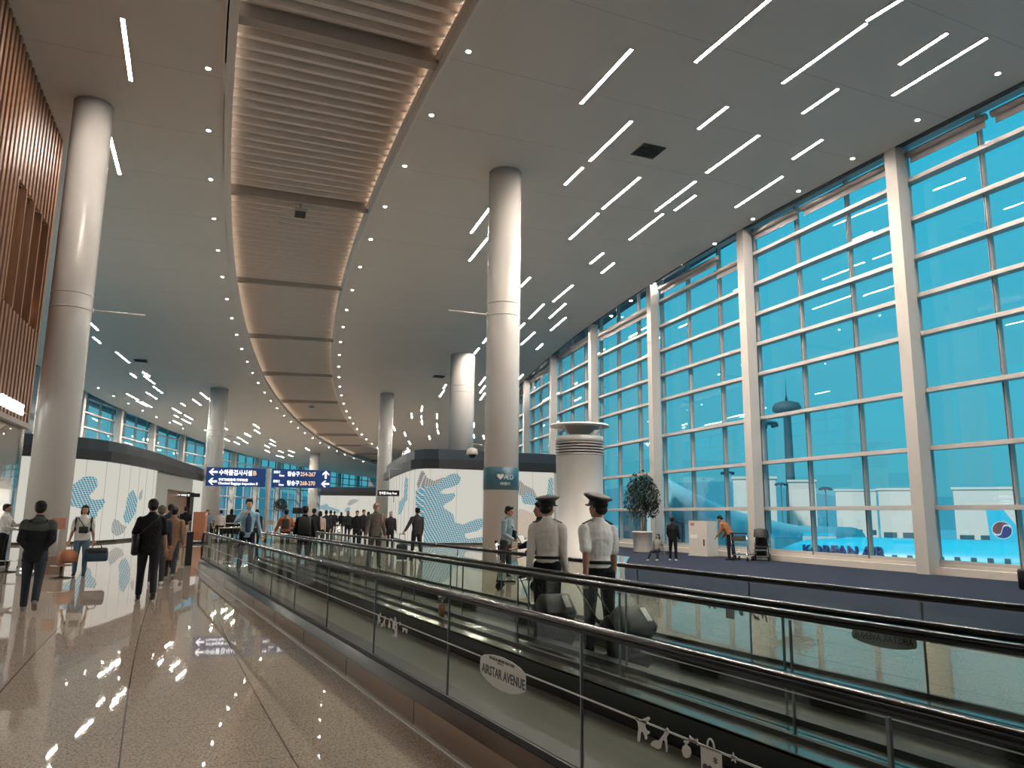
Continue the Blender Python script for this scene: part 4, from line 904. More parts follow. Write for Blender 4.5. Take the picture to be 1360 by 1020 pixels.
def building(px0, px1, pytop, d, depth, label, win=True, name='terminal_building'):
    a, b = dirp(px0, d, GZ), dirp(px1, d, GZ); z = atd((px0+px1)/2, pytop, d).z; u = (b-a); L = u.length; u.normalize(); n = Vector((a.x+b.x, a.y+b.y, 0)).normalized(); n = (n-u*n.dot(u)).normalized()
    o = empty(name, (a+b)/2, 0, label, 'building', 'pale terminal buildings outside')
    def Q(s, w, z): return a+u*s+n*w+Vector((0,0,z-GZ))
    MB().loft([[Q(0,0,zz), Q(L,0,zz), Q(L,depth,zz), Q(0,depth,zz)] for zz in (GZ, z)], sm=False).build('walls', 'bldg', o)
    MB().loft([[Q(-.5,-.5,zz), Q(L+.5,-.5,zz), Q(L+.5,depth,zz), Q(-.5,depth,zz)] for zz in (z, z+.8)], sm=False).build('parapet', 'bldg', o)
    if win:
        t = MB(); m_ = max(3, int(L/9))
        for i in range(m_):
            for zz in (GZ+2, GZ+7):
                if zz > GZ+3: continue
                s0 = L*(i+.15)/m_; s1 = L*(i+.85)/m_; t.loft([[Q(s0,-.1,zz), Q(s1,-.1,zz), Q(s1,-.1,zz+2.4), Q(s0,-.1,zz+2.4)], [Q(s0,.1,zz), Q(s1,.1,zz), Q(s1,.1,zz+2.4), Q(s0,.1,zz+2.4)]], sm=False)
        t.build('window_band', 'bglass', o)
    return o
building(975, 1032, 636, 260, 30, 'pale terminal building outside, left of the brightest window post')
building(1049, 1085, 640, 300, 30, 'narrow pale building seen beyond the stroller')
building(1111, 1165, 652, 400, 30, 'long pale terminal building outside, left half')
building(1168, 1245, 651, 330, 30, 'long pale terminal building outside behind the second window post')
building(1268, 1352, 650, 300, 30, 'pale block outside behind the aircraft tail')
building(860, 905, 655, 240, 25, 'low grey building outside behind the black clothed woman')
# pier with a curved roof and a sloping jet bridge
o = empty('pier_wing', dirp(950, 120, 0), 0, 'curved pale teal roof of the neighbouring pier sloping down outside', 'building')
t = MB(); ctrl = [(872,652,85,5),(910,670,92,5.),(950,688,102,5.),(1000,702,116,5.),(1060,712,135,5.),(1130,712,160,5.)]
rings = []
for px, py, d, hw in ctrl:
    c = atd(px, py, d); 
    rings.append([c+Vector((math.sin(R(20))*hw*math.cos(a)*1.0, math.cos(R(20))*hw*math.cos(a), 2.0*math.sin(a)-.3)) for a in [2*math.pi*k/16 for k in range(16)]])
t.loft(rings); t.build('roof', 'pier', o)
t = MB()
for px, py, d, hw in ctrl:
    c = atd(px, py, d); t.box((c.x-.8, c.y-.8, GZ), (c.x+.8, c.y+.8, c.z-1))
t.build('pylons', 'jet', o)
rings = [[Vector((c.x-3*(k in (1,2)), c.y+3*(k in (1,2)), zz)) for k, zz in enumerate((GZ, GZ, c.z-1.8, c.z-1.8))] for c in [atd(px, py, d) for px, py, d, hw in ctrl]]
MB().loft(rings, sm=False).build('facade', 'bglass', o)
# jet bridges and aircraft
def jetbridge(px0, px1, py, d0, d1, label):
    a, b = atd(px0, py, d0), atd(px1, py, d1); o = empty('jet_bridge', (a+b)/2, 0, label, 'jet bridge', 'jet bridges on the apron'); u = (b-a).normalized(); n = Vector((-u.y, u.x, 0)).normalized()
    MB().loft([[c+n*1.6, c-n*1.6, c-n*1.6+Vector((0,0,-2.6)), c+n*1.6+Vector((0,0,-2.6))] for c in (a, b)], sm=False).build('tunnel', 'jet', o)
    MB().loft([[c+n*1.5+Vector((0,0,.02)), c-n*1.5+Vector((0,0,.02)), c-n*1.5+Vector((0,0,.3)), c+n*1.5+Vector((0,0,.3))] for c in (a, b)], sm=False).build('roof', 'hull', o)
    for k in (.15, .75):
        c = a.lerp(b, k); c2 = Vector((c.x, c.y, GZ)); MB().box((c.x-.5,c.y-.5,GZ),(c.x+.5,c.y+.5,c.z-2.5)).build('leg', 'jet', o)
    return o
jetbridge(1000, 1040, 714, 62, 74, 'grey jet bridge outside right of the stroller')
jetbridge(1088, 1100, 712, 84, 96, 'farther blue roofed jet bridge outside left of the lettered aircraft')
def aircraft(c, hd, s, label, text=None, logo=False, tail=True):
    "nose towards +x locally"
    o = empty('airliner', c, hd, label, 'aircraft')
    prof = [(-17,.25,.9),(-15,.8,.6),(-11,1.5,.25),(-6,2,0),(10,2,0),(14,1.75,-.1),(16.3,1.1,-.35),(17.4,.3,-.55)]
    MB().loft([[Vector((x, r*math.cos(a), z+r*math.sin(a)))*s for a in [2*math.pi*k/20 for k in range(20)]] for x, r, z in prof]).build('fuselage', 'hull', o, world=False)
    pr = lambda u, v, w: Vector((u, w, v))*s
    MB().prism([(-16.6,1.2),(-10.6,1.6),(-14.2,7.6),(-16.9,7.8)], -.14, .14, pr).build('tail_fin', 'hull', o, world=False)
    for y in (-1, 1):
        MB().add([Vector(v)*s for v in ((3,y*1.7,-.9),(-3,y*1.7,-.9),(-6.5,y*15,.2),(-5,y*15,.2),(3,y*1.7,-.5),(-3,y*1.7,-.6),(-6.5,y*15,.3),(-5,y*15,.3))], [(0,1,2,3),(4,5,6,7),(0,1,5,4),(1,2,6,5),(2,3,7,6),(3,0,4,7)]).build('wing', 'jet', o, world=False)
        MB().add([Vector(v)*s for v in ((-13,y*.6,.9),(-16,y*.6,.9),(-17,y*5,1.2),(-16,y*5,1.2),(-13,y*.6,1.1),(-16,y*.6,1.1),(-17,y*5,1.3),(-16,y*5,1.3))], [(0,1,2,3),(4,5,6,7),(0,1,5,4),(1,2,6,5),(2,3,7,6),(3,0,4,7)]).build('tailplane', 'jet', o, world=False)
        MB().loft([[Vector((x, y*5+r*math.cos(a), -1.9+r*math.sin(a)))*s for a in [2*math.pi*k/14 for k in range(14)]] for x, r in ((3.4,.85),(3.1,1.0),(1,.95),(-1,.6))]).build('engine', 'jet', o, world=False)
        t = MB(); t.tube([Vector((1 if 1 else 0, y*2.4, -1.6))*s, Vector((1, y*2.4, -3.2))*s], .15*s); wheel(t, Vector((1, y*2.4, -3.2))*s, .5*s, .4*s); t.build('landing_gear', 'masts', o, world=False)
    t = MB()
    for i in range(22):
        for y in (-1, 1): t.box(Vector((-9+i,y*1.99-.04,.35))*s, Vector((-8.65+i,y*1.99+.04,.8))*s)
    t.build('cabin_windows', 'bglass', o, world=False)
    bpy.context.view_layer.update()
    if logo:
        for y in (-1, 1):
            cc = Vector((-14.7,0,4.0))
            def disc(r, a0, a1, n=20): return [(cc.x+r*math.cos(R(a0+(a1-a0)*k/n)), cc.z+r*math.sin(R(a0+(a1-a0)*k/n))) for k in range(n+1)]
            Rr_ = 1.45
            MB().prism(disc(Rr_*1.08,0,342), y*.145, y*.16, pr).build('tail_emblem', 'white', o, world=False, label='round red and blue emblem')
            MB().prism([(cc.x+(u)*Rr_, cc.z+v*Rr_) for u, v in [(math.cos(R(a)), math.sin(R(a))) for a in range(25, 206, 12)]+[(-.5+.42*math.cos(R(a)), -.08+.42*math.sin(R(a))) for a in range(200, 361, 20)]+[(.5+.42*math.cos(R(a)), .28+.42*math.sin(R(a))) for a in range(160, 20, -20)]], y*.16, y*.175, pr).build('emblem_red_half', 'red', o, world=False)
            MB().prism([(cc.x+(u)*Rr_, cc.z+v*Rr_) for u, v in [(math.cos(R(a)), math.sin(R(a))) for a in range(205, 386, 12)]+[(.5+.42*math.cos(R(a)), .08+.42*math.sin(R(a))) for a in range(20, 161, 20)]+[(-.5+.42*math.cos(R(a)), -.28+.42*math.sin(R(a))) for a in range(340, 200, -20)]], y*.16, y*.175, pr).build('emblem_blue_half', 'eblue', o, world=False)
    return o
# tail with the round emblem
d_ = 150.; q = atd(1331, 704, d_)
az = math.atan2(q.y, q.x)
s_ = .92; ac1 = aircraft(Vector((q.x, q.y, q.z-4.0*s_)), az-R(90)+R(0), s_, 'parked blue airliner whose tail fin shows a round red and blue emblem', logo=True)
ac1.location = Vector((q.x, q.y, q.z-4.0*s_)) + Matrix.Rotation(ac1.rotation_euler[2], 3, 'Z') @ Vector((14.7*s_, 0, 0))
# nearer lettered airliner, broadside
d_ = 62.; q = atd(1342, 742, d_); az = math.atan2(q.y, q.x)
ac2 = aircraft(Vector((q.x, q.y, q.z-.7)), az+R(90), .95, 'nearest blue airliner with large dark letters along its roof, below the window post')
bpy.context.view_layer.update()
mm = ac2.matrix_world; uxx = (mm.to_3x3() @ Vector((-1,0,0))).normalized()
textmesh('lettering', 'KOREAN AIR', .95, mm @ Vector((13.0, 1.78, .62)), uxx, (0,0,1), 'eblue', ac2, .22, bold=.02)
# light masts and the control tower
def mast(px, pyt, d, rr, label):
    q = dirp(px, d, GZ); z = atd(px, pyt, d).z; o = empty('light_mast', q, 0, label, 'light mast', 'apron light masts')
    MB().tube([(0,0,0),(0,0,z-GZ)], [rr*.12, rr*.07], 8).build('pole', 'masts', o, world=False)
    t = MB(); t.lathe([(rr*.25,z-GZ-rr*.1),(rr,z-GZ),(rr*.95,z-GZ+rr*.12),(rr*.2,z-GZ+rr*.3)], 16)
    for k in range(8): t.cbox((rr*.85*math.cos(k*.785), rr*.85*math.sin(k*.785), z-GZ-rr*.14), (rr*.22,)*3)
    t.build('lamp_ring', 'masts', o, world=False); return o
mast(968, 628, 150, 1.3, 'light mast outside left of the brightest post'); mast(1022, 563, 110, 1.7, 'tall light mast outside just left of the control tower'); mast(1039, 643, 160, 1.2, 'low light mast seen above the stroller'); mast(1098, 649, 215, 1.7, 'light mast outside at the left of the long pale building'); mast(936, 636, 160, .3, 'thin pole outside behind the white cabinet')
q = dirp(1052, 420, GZ); o = empty('control_tower', q, 0, 'distant airport control tower with a wide round cab and spire', 'tower')
zt = atd(1052, 541, 420).z-GZ
MB().lathe([(3.,0),(2.2,zt*.5),(1.9,zt-4),(3.,zt-2)], 16).build('shaft', 'masts', o, world=False)
MB().lathe([(3,zt-4),(7.2,zt-2),(7.4,zt),(6.2,zt+2.2),(3,zt+3.2)], 20).build('cab', 'masts', o, world=False)
MB().tube([(0,0,zt+3),(0,0,zt+7),(0,0,zt+15)], [.9,.3,.12], 8).build('spire', 'masts', o, world=False)
sn = bpy.data.objects.new('sun', bpy.data.lights.new('sun', 'SUN')); COL.objects.link(sn); sn.data.energy = 2.6; sn.data.angle = R(6); sn.data.color = (1,.93,.88)
sn.rotation_euler = Vector((.80,.25,-.62)).to_track_quat('-Z', 'Y').to_euler()
# ------------------------------------------------------------------ sky and exposure
w = bpy.data.worlds.new('sky'); SC.world = w; w.use_nodes = True; nt = w.node_tree
bg = nt.nodes['Background']; tc = nt.nodes.new('ShaderNodeTexCoord'); sx = nt.nodes.new('ShaderNodeSeparateXYZ'); rp = nt.nodes.new('ShaderNodeValToRGB')
nt.links.new(tc.outputs['Generated'], sx.inputs[0]); nt.links.new(sx.outputs[2], rp.inputs[0]); nt.links.new(rp.outputs[0], bg.inputs[0])
e = rp.color_ramp.elements; e[0].position = 0.; e[0].color = (.09,.43,.53,1); e[1].position = .40; e[1].color = (.050,.53,.74,1); bg.inputs[1].default_value = .86
SC.view_settings.view_transform = 'Standard'; SC.view_settings.look = 'None'; SC.view_settings.exposure = .22; SC.view_settings.gamma = 1; SC.view_settings.use_curve_mapping = False
SC.cycles.use_denoising = True; SC.cycles.max_bounces = 8; SC.cycles.diffuse_bounces = 3; SC.cycles.glossy_bounces = 4; SC.cycles.transparent_max_bounces = 16; SC.cycles.sample_clamp_indirect = 3; SC.cycles.caustics_reflective = False; SC.cycles.caustics_refractive = False
# ------------------------------------------------------------------ people
def cm(name, col, rough=.8): return mat(name, col, rough, spec=.2, noise_amt=.12, nscale=9)
SKIN = cm('skin', (.42,.24,.16), .55); cm('skin_pale', (.55,.36,.26), .55); HAIRM = cm('hair_black', (.010,.008,.008), .5)
def rx(v, a): c, s = math.cos(a), math.sin(a); return Vector((v[0], v[1]*c-v[2]*s, v[1]*s+v[2]*c))
def skel(H, pose):
    k = H/1.75; J = {}
    lean = R(pose.get('lean', 0)); twist = R(pose.get('twist', 0)); side = R(pose.get('side', 0))
    pel = Vector((0,0,.94))
    up = Vector((math.sin(side), math.sin(lean), math.cos(lean))).normalized()
    sh = Matrix.Rotation(twist, 3, 'Z') @ Vector((1,0,0)); fw = up.cross(sh).normalized(); sh = fw.cross(up).normalized()
    J['pel'] = pel; J['waist'] = pel+up*.16; J['chest'] = pel+up*.34; J['shc'] = pel+up*.475; J['neck'] = pel+up*.54
    J['up'] = up; J['sh'] = sh; J['fw'] = fw
    hy, hp = R(pose.get('hyaw', 0)), R(pose.get('hpitch', 0))
    hup = Vector((0, math.sin(lean*.55+hp), math.cos(lean*.55+hp))).normalized(); hs = Matrix.Rotation(hy+twist, 3, 'Z') @ Vector((1,0,0)); hf = hup.cross(hs).normalized(); hs = hf.cross(hup)
    J['hup'], J['hs'], J['hf'] = hup, hs, hf; J['head'] = J['neck']+up*.03+hup*.125
    for i, s in enumerate((-1, 1)):
        a = pose.get('arms', ((5,6,12,0),(5,6,12,0)))[i]; pi, ab, el, tw = [R(v) for v in a]
        S = J['shc']+sh*s*.178-up*.02
        d = (-up*math.cos(pi)+fw*math.sin(pi)); f = (fw*math.cos(pi)+up*math.sin(pi))
        d = (d*math.cos(ab)+sh*s*math.sin(ab)).normalized(); f = (f-d*f.dot(d)).normalized(); inn = (-sh*s); inn = (inn-d*inn.dot(d)-f*inn.dot(f)).normalized()
        f2 = f*math.cos(tw)+inn*math.sin(tw)
        E_ = S+d*.285; fd = (d*math.cos(el)+f2*math.sin(el)).normalized(); W_ = E_+fd*.245
        J['S%d'%i], J['E%d'%i], J['W%d'%i], J['fd%d'%i] = S, E_, W_, fd
        J['pn%d'%i] = (f2*math.cos(el)-d*math.sin(el)).normalized()
        hpt, kn, sp = [R(v) for v in pose.get('legs', ((0,0,2),(0,0,2)))[i]]
        Hh = pel+Vector((s*.09,0,-.03)); dd = Vector((s*math.sin(sp), math.sin(hpt), -math.cos(hpt))).normalized(); K = Hh+dd*.43
        a2 = hpt-kn; d2 = Vector((s*math.sin(sp)*.6, math.sin(a2), -math.cos(a2))).normalized(); A = K+d2*.41
        J['H%d'%i], J['K%d'%i], J['A%d'%i] = Hh, K, A; J['ft%d'%i] = a2
    lo = min(J['A0'].z, J['A1'].z)-.075
    if 'sit' in pose: lo = min(lo, pel.z-.09)
    for q in list(J):
        if q in ('up','sh','fw','hup','hs','hf') or q[:2] in ('fd','pn','ft'): continue
        J[q] = (J[q]-Vector((0,0,lo)))*k
    J['k'] = k; return J
def limb(mb, pts, n=12, side=None, cap=True, flat=False):
    "rounded tapering tube through (point, rx, ry)"
    P_ = [Vector(p[0]) for p in pts]; rings = []; N = len(P_)
    ref = side or Vector((1,0,0))
    def ring(c, d, a, b):
        x = (ref-d*ref.dot(d))
        if x.length < .15: x = Vector((0,1,0))-d*d.y
        x.normalize(); y = d.cross(x)
        return [c+x*a*math.cos(2*math.pi*j/n)+y*b*math.sin(2*math.pi*j/n) for j in range(n)]
    for i, (c, a, b) in enumerate([(P_[i], pts[i][1], pts[i][2]) for i in range(N)]):
        d = (P_[min(i+1, N-1)]-P_[max(i-1, 0)]).normalized()
        if i == 0 and cap and not flat: rings += [ring(c-d*min(a,b)*.8, d, a*.35, b*.35), ring(c-d*min(a,b)*.5, d, a*.78, b*.78)]
        rings.append(ring(c, d, a, b))
        if i == N-1 and cap: rings += [ring(c+d*min(a,b)*.5, d, a*.78, b*.78), ring(c+d*min(a,b)*.8, d, a*.35, b*.35)]
    mb.loft(rings)
def remeshed(mb, name, m, parent, vox, smooth=2, **kw):
    me = bpy.data.meshes.new('tmp'); me.from_pydata([tuple(v) for v in mb.v], [], mb.f)
    bm = bmesh.new(); bm.from_mesh(me); bmesh.ops.recalc_face_normals(bm, faces=bm.faces); bm.to_mesh(me); bm.free()
    t = bpy.data.objects.new('tmp', me); COL.objects.link(t)
    r = t.modifiers.new('r', 'REMESH'); r.mode = 'VOXEL'; r.voxel_size = vox; r.use_smooth_shade = True
    if smooth: s = t.modifiers.new('s', 'SMOOTH'); s.iterations = smooth; s.factor = .5
    dg = bpy.context.evaluated_depsgraph_get(); dg.update(); out = bpy.data.meshes.new_from_object(t.evaluated_get(dg))
    bpy.data.objects.remove(t); bpy.data.meshes.remove(me); out.name = name; out.materials.clear(); out.materials.append(MT(m))
    out.polygons.foreach_set('use_smooth', [True]*len(out.polygons))
    o = bpy.data.objects.new(name, out); COL.objects.link(o); o.parent = parent; return fin(o, **kw)
def person(q, face, H, label, pose=None, top=('shirt', (.6,.6,.6), 1.), pants=(.02,.02,.025), shoes=(.02,.02,.02), hair='short', hairc=None, skin='skin', vox=.011, hem=-.02, fat=1., extra=None, legs='full', hands='open', far=False, group=None):
    "face: bearing the person looks along, degrees clockwise from +Y"
    pose = pose or {}; J = skel(H, pose); k = J['k']; o = empty('person', q, -R(face), label, 'person', group)
    up, sh, fw, hup, hs, hf = J['up'], J['sh'], J['fw'], J['hup'], J['hs'], J['hf']
    fx = 1+.12*(fat-1)*2; b = MB(); hd = J['head']
    def T(c, a, e): return (c, a*k, e*k)
    # body
    torso = [T(J['pel']-up*.06*k,.150*fat,.105*fat), T(J['pel']+up*.04*k,.158*fat,.112*fat), T(J['waist'],.135*fat,.098*fat), T(J['chest'],.155*fx,.112*fx), T(J['shc']-up*.05*k,.165,.10), T(J['shc']+up*.02*k,.125,.075)]
    limb(b, torso, 16, sh)
    limb(b, [T(J['shc']-up*.02*k,.07,.06), T(J['neck'],.054,.056), T(J['neck']+(hd-J['neck'])*.55,.052,.055)], 12, hs)
    # head: cranium, face and jaw
    hm = Matrix((hs, hf, hup)).transposed().to_4x4(); hm.translation = hd
    S3 = lambda *v: tuple(x*k for x in v)
    b.ball((0,-.010*k,.035*k), S3(.078,.095,.088), 16, 10, hm); b.ball((0,.022*k,-.03*k), S3(.062,.072,.088), 14, 9, hm); b.ball((0,.058*k,-.085*k), S3(.030,.026,.024), 10, 6, hm)
    b.ball((0,.096*k,-.018*k), S3(.014,.022,.020), 8, 6, hm); b.ball((0,.092*k,.005*k), S3(.010,.015,.030), 8, 6, hm); b.ball((0,.082*k,.028*k), S3(.045,.014,.010), 10, 5, hm)
    for s in (-1, 1):
        b.ball((s*.078*k,-.005*k,-.01*k), S3(.012,.02,.032), 8, 6, hm); b.ball((s*.045*k,.060*k,-.035*k), S3(.02,.02,.02), 8, 6, hm)
    b.ball((0,.090*k,-.052*k), S3(.024,.010,.007), 8, 5, hm); b.ball((0,.087*k,-.063*k), S3(.020,.010,.007), 8, 5, hm)
    for i, s in enumerate((-1, 1)):
        S, E_, W_, fd = J['S%d'%i], J['E%d'%i], J['W%d'%i], J['fd%d'%i]
        limb(b, [T(S,.056,.056), T(S.lerp(E_,.4),.050,.050), T(E_,.038,.040), T(E_.lerp(W_,.3),.041,.040), T(W_,.026,.022)], 12)
        # hand: palm, four bent fingers, thumb
        pn = J['pn%d'%i]; lat = fd.cross(pn).normalized()*(1 if i else -1)
        if not far:
            pc = W_+fd*.045*k; limb(b, [(W_, .024*k, .020*k), (pc, .040*k, .017*k), (W_+fd*.088*k, .042*k, .015*k)], 10, lat)
            cl = {'open': .35, 'fist': 1.25, 'hold': .9}[hands]
            for f in range(4):
                r0 = W_+fd*.088*k+lat*(.030-.020*f)*k; L = (.040,.045,.042,.033)[f]*k; d1 = (fd*math.cos(cl*.5)+pn*math.sin(cl*.5)); d2 = (fd*math.cos(cl*1.2)+pn*math.sin(cl*1.2)); d3 = (fd*math.cos(cl*1.7)+pn*math.sin(cl*1.7))
                p1 = r0+d1*L; p2 = p1+d2*L*.65; p3 = p2+d3*L*.5
                limb(b, [(r0-fd*.01*k,.0095*k,.0095*k),(p1,.0088*k,.0088*k),(p2,.008*k,.008*k),(p3,.0068*k,.0068*k)], 8)
            t0 = W_+fd*.03*k+lat*.032*k; t1 = t0+(fd*.6+lat*.65+pn*.25).normalized()*.034*k; t2 = t1+(fd*.85+lat*.2+pn*.45).normalized()*.028*k
            limb(b, [(t0,.013*k,.012*k),(t1,.010*k,.010*k),(t2,.008*k,.008*k)], 8)
        else:
            limb(b, [(W_,.024*k,.02*k),(W_+fd*.07*k,.038*k,.018*k),(W_+fd*.14*k,.03*k,.014*k)], 8, lat)
        Hh, K, A = J['H%d'%i], J['K%d'%i], J['A%d'%i]
        limb(b, [T(Hh,.088,.09), T(Hh.lerp(K,.5),.070,.072), T(K,.050,.054), T(K.lerp(A,.3),.048,.052), T(A,.032,.036)], 12)
    body = remeshed(b, 'body', skin, o, vox, 2)
    # eyes
    if not far:
        for s in (-1, 1): e = MB(); e.ball((s*.030*k,.079*k,.008*k), S3(.0125,.0075,.006), 10, 6, hm); e.build('eye', 'blackm', o, world=False)
    # hair
    h = MB(); hc = hairc or (.012,.010,.010); hmn = 'hair_%d_%d_%d' % tuple(int(v*255) for v in hc); cm(hmn, hc, .55)
    def hb(c, r): h.ball(S3(*c), S3(*r), 16, 10, hm)
    if hair in ('short', 'bob', 'long', 'messy', 'bun'):
        hb((0,-.022,.055), (.089,.100,.084)); hb((0,-.050,.0), (.082,.068,.080))
        hb((0,.045,.098), (.066,.045,.030))
        for s in (-1, 1): hb((s*.072,-.015,.03), (.017,.045,.05))
    if hair == 'messy':
        for i in range(9): a = i*.7; hb((.05*math.cos(a),-.02+.06*math.sin(a),.105+.012*math.sin(i*2.)), (.034,.036,.030))
    if hair == 'bob': hb((0,-.055,-.06), (.095,.062,.085)); [hb((s*.078,-.01,-.04), (.022,.045,.085)) for s in (-1, 1)]
    if hair == 'long': hb((0,-.060,-.12), (.090,.050,.17)); [hb((s*.080,-.01,-.08), (.026,.045,.14)) for s in (-1, 1)]
    if hair == 'bun': hb((0,-.115,.05), (.045,.045,.045))
    if hair in ('pilot', 'cap'): hb((0,-.022,.045), (.086,.100,.062)); hb((0,-.050,-.015), (.083,.062,.058)); [hb((s*.072,-.015,.0), (.014,.040,.035)) for s in (-1, 1)]
    if hair != 'none': remeshed(h, 'hair', hmn, o, vox*1.1, 1)
    if hair == 'pilot':
        c = MB()
        c.loft([[Vector((r*math.cos(a)*k, (y0+r*1.12*math.sin(a))*k, (z+tl*math.sin(a))*k)) for a in [2*math.pi*j/24 for j in range(24)]] for r, z, y0, tl in ((.094,.045,-.01,.0),(.098,.085,-.01,.005),(.148,.122,.0,.024),(.152,.134,.0,.028),(.11,.152,-.005,.022),(.02,.158,-.01,.01))], mtx=hm)
        cp = c.build('peaked_cap', 'blackm', o, world=False)
        v_ = MB(); v_.loft([[Vector((r*math.cos(a)*k, (.01+r*1.15*math.sin(a))*k, z*k)) for a in [R(g) for g in range(15, 166, 10)]]+[Vector((.07*math.cos(a)*k, (.01+.07*1.15*math.sin(a))*k, z2*k)) for a in [R(g) for g in range(165, 14, -10)]] for r, z, z2 in ((.125,.028,.056),(.125,.034,.062))], mtx=hm); v_.build('visor', 'black', cp, world=False)
        bd = MB(); bd.lathe([(.104*k,.048*k),(.106*k,.078*k)], 24, cap=False); bo = bd.build('hat_band', 'leather', cp, world=False); bo.matrix_basis = hm
    if hair == 'cap':
        c = MB(); c.ball(S3(0,-.018,.055), S3(.090,.104,.078), 16, 8, hm); c.loft([[Vector((r*math.cos(a)*k, (.05+r*1.3*math.sin(a))*k, z*k)) for a in [R(g) for g in range(0, 181, 15)]] for r, z in ((.070,.055),(.078,.044))], mtx=hm); c.build('baseball_cap', cm('cap_tan', (.30,.20,.16)), o, world=False)
    # clothes
    kind, tcol, sl = top[:3]; tn_ = 'cloth_%d_%d_%d' % tuple(int(v*999) for v in tcol); cm(tn_, tcol)
    s_ = MB(); g_ = .014; loose = {'shirt': 1., 'coat': 1.08, 'jacket': 1.12, 'tee': 1.02}[kind]
    hemz = J['pel']+up*hem*k
    ts = [T(hemz,(.165)*fat*loose,(.122)*fat*loose)]
    if hem < -.2: ts = [T(hemz,.185*loose,.15*loose), T(J['pel']-up*.02*k,.172*fat*loose,.13*fat*loose)]
    ts += [T(J['waist'],.156*fat*loose,.117*fat*loose), T(J['chest'],.178*fx*loose,.132*fx*loose), T(J['shc']-up*.055*k,.183*loose,.118*loose), T(J['shc']+up*.03*k,.156,.096), T(J['shc']+up*.075*k,.080,.078)]
    limb(s_, ts, 18, sh, flat=True)
    for i in range(2):
        S, E_, W_ = J['S%d'%i], J['E%d'%i], J['W%d'%i]
        if sl <= .5:
            if sl > 0: limb(s_, [T(S,.070,.070), T(S.lerp(E_,.4),.067,.067), T(S.lerp(E_,.4+sl),.064,.064)], 12)
        else: limb(s_, [T(S,.071*loose,.071*loose), T(S.lerp(E_,.5),.064*loose,.064*loose), T(E_,.055*loose,.056*loose), T(E_.lerp(W_,.5),.050*loose,.050*loose), T(W_,.039,.037)], 12)
    # folds
    so = remeshed(s_, {'shirt':'shirt','tee':'tshirt','coat':'coat','jacket':'jacket'}[kind], tn_, o, vox, 2)
    dt = so.modifiers.new('folds', 'DISPLACE'); tx = bpy.data.textures.get('folds') or bpy.data.textures.new('folds', 'CLOUDS'); tx.noise_scale = .11; dt.texture = tx; dt.strength = .022; dt.mid_level = .5
    if len(top) > 3:      # second colour yoke
        y_ = MB(); limb(y_, [T(J['chest']+up*.03*k,.188*fx*loose,.142*fx*loose), T(J['shc']-up*.05*k,.193*loose,.128*loose), T(J['shc']+up*.02*k,.160,.098), T(J['shc']+up*.06*k,.082,.080)], 18, sh)
        for i in range(2): limb(y_, [T(J['S%d'%i],.080*loose,.080*loose), T(J['S%d'%i].lerp(J['E%d'%i],.35),.074*loose,.074*loose)], 12)
        remeshed(y_, 'yoke', cm('yoke', top[3]), so, vox, 2)
    pn_ = 'cloth_%d_%d_%d' % tuple(int(v*999) for v in pants); cm(pn_, pants)
    p_ = MB(); limb(p_, [T(J['pel']-up*.05*k,.162*fat,.118*fat), T(J['pel']+up*.10*k,.154*fat,.114*fat)], 16, sh)
    for i in range(2):
        Hh, K, A = J['H%d'%i], J['K%d'%i], J['A%d'%i]
        limb(p_, [T(Hh+Vector((0,0,.02)),.096,.104), T(Hh.lerp(K,.5),.084,.088), T(K,.066,.070), T(K.lerp(A,.5),.061,.064), T(A+(K-A)*.06,.055,.062)], 12)
    remeshed(p_, 'trousers', pn_, o, vox, 2)
    sn = 'shoe_%d_%d_%d' % tuple(int(v*255) for v in shoes); cm(sn, shoes, .5)
    for i in range(2):
        A = J['A%d'%i]; a2 = J['ft%d'%i]; tilt = max(-.9, min(.3, a2*.7)) if A.z > .09*k else 0
        fm = Matrix.Translation(A) @ Matrix.Rotation(tilt, 4, 'X'); f_m = MB()
        f_m.loft([[fm @ Vector((w*math.cos(a)*k, y*k, (zc_+h_*math.sin(a))*k)) for a in [2*math.pi*j/12 for j in range(12)]] for y, w, zc_, h_ in ((-.075,.018,-.045,.02),(-.06,.036,-.035,.038),(-.02,.040,-.022,.052),(.05,.042,-.035,.038),(.12,.046,-.047,.026),(.165,.036,-.052,.019),(.185,.014,-.055,.012))])
        f_m.build('shoe', sn, o, world=False)
    o['_'] = 0; del o['_']
    J['o'] = o; return J, o
def fpos(px, d): q = atd(px, 690, d); q.z = 0; return q
def cam_az(px): r = ray(px, 690); return math.degrees(math.atan2(r[0], r[1]))
def attach(mb, nm, m, o, **kw): return mb.build(nm, m, o, world=False, **kw)
away = lambda px, t=0: cam_az(px)+t
toward = lambda px, t=0: cam_az(px)+180+t
# 1 man in the hooded jacket, back to us
J, o = person(onz(38, 813), away(45, 4), 1.68, 'man in black jacket with grey hood, seen from behind, hands clasped, far left', dict(arms=((-22,9,62,55),(-20,9,60,60)), legs=((10,4,0),(-18,24,0)), hpitch=4), ('coat', (.012,.013,.016), 1., (.06,.065,.062)), (.022,.028,.038), (.20,.18,.17), 'short', hem=-.14, fat=1.03, vox=.0095, hands='hold')
k = J['k']; h = MB(); h.ball(tuple(J['neck']-J['fw']*.085*k-J['up']*.03*k), (.10*k,.055*k,.07*k)); attach(h, 'hood', MATS['yoke'], o)
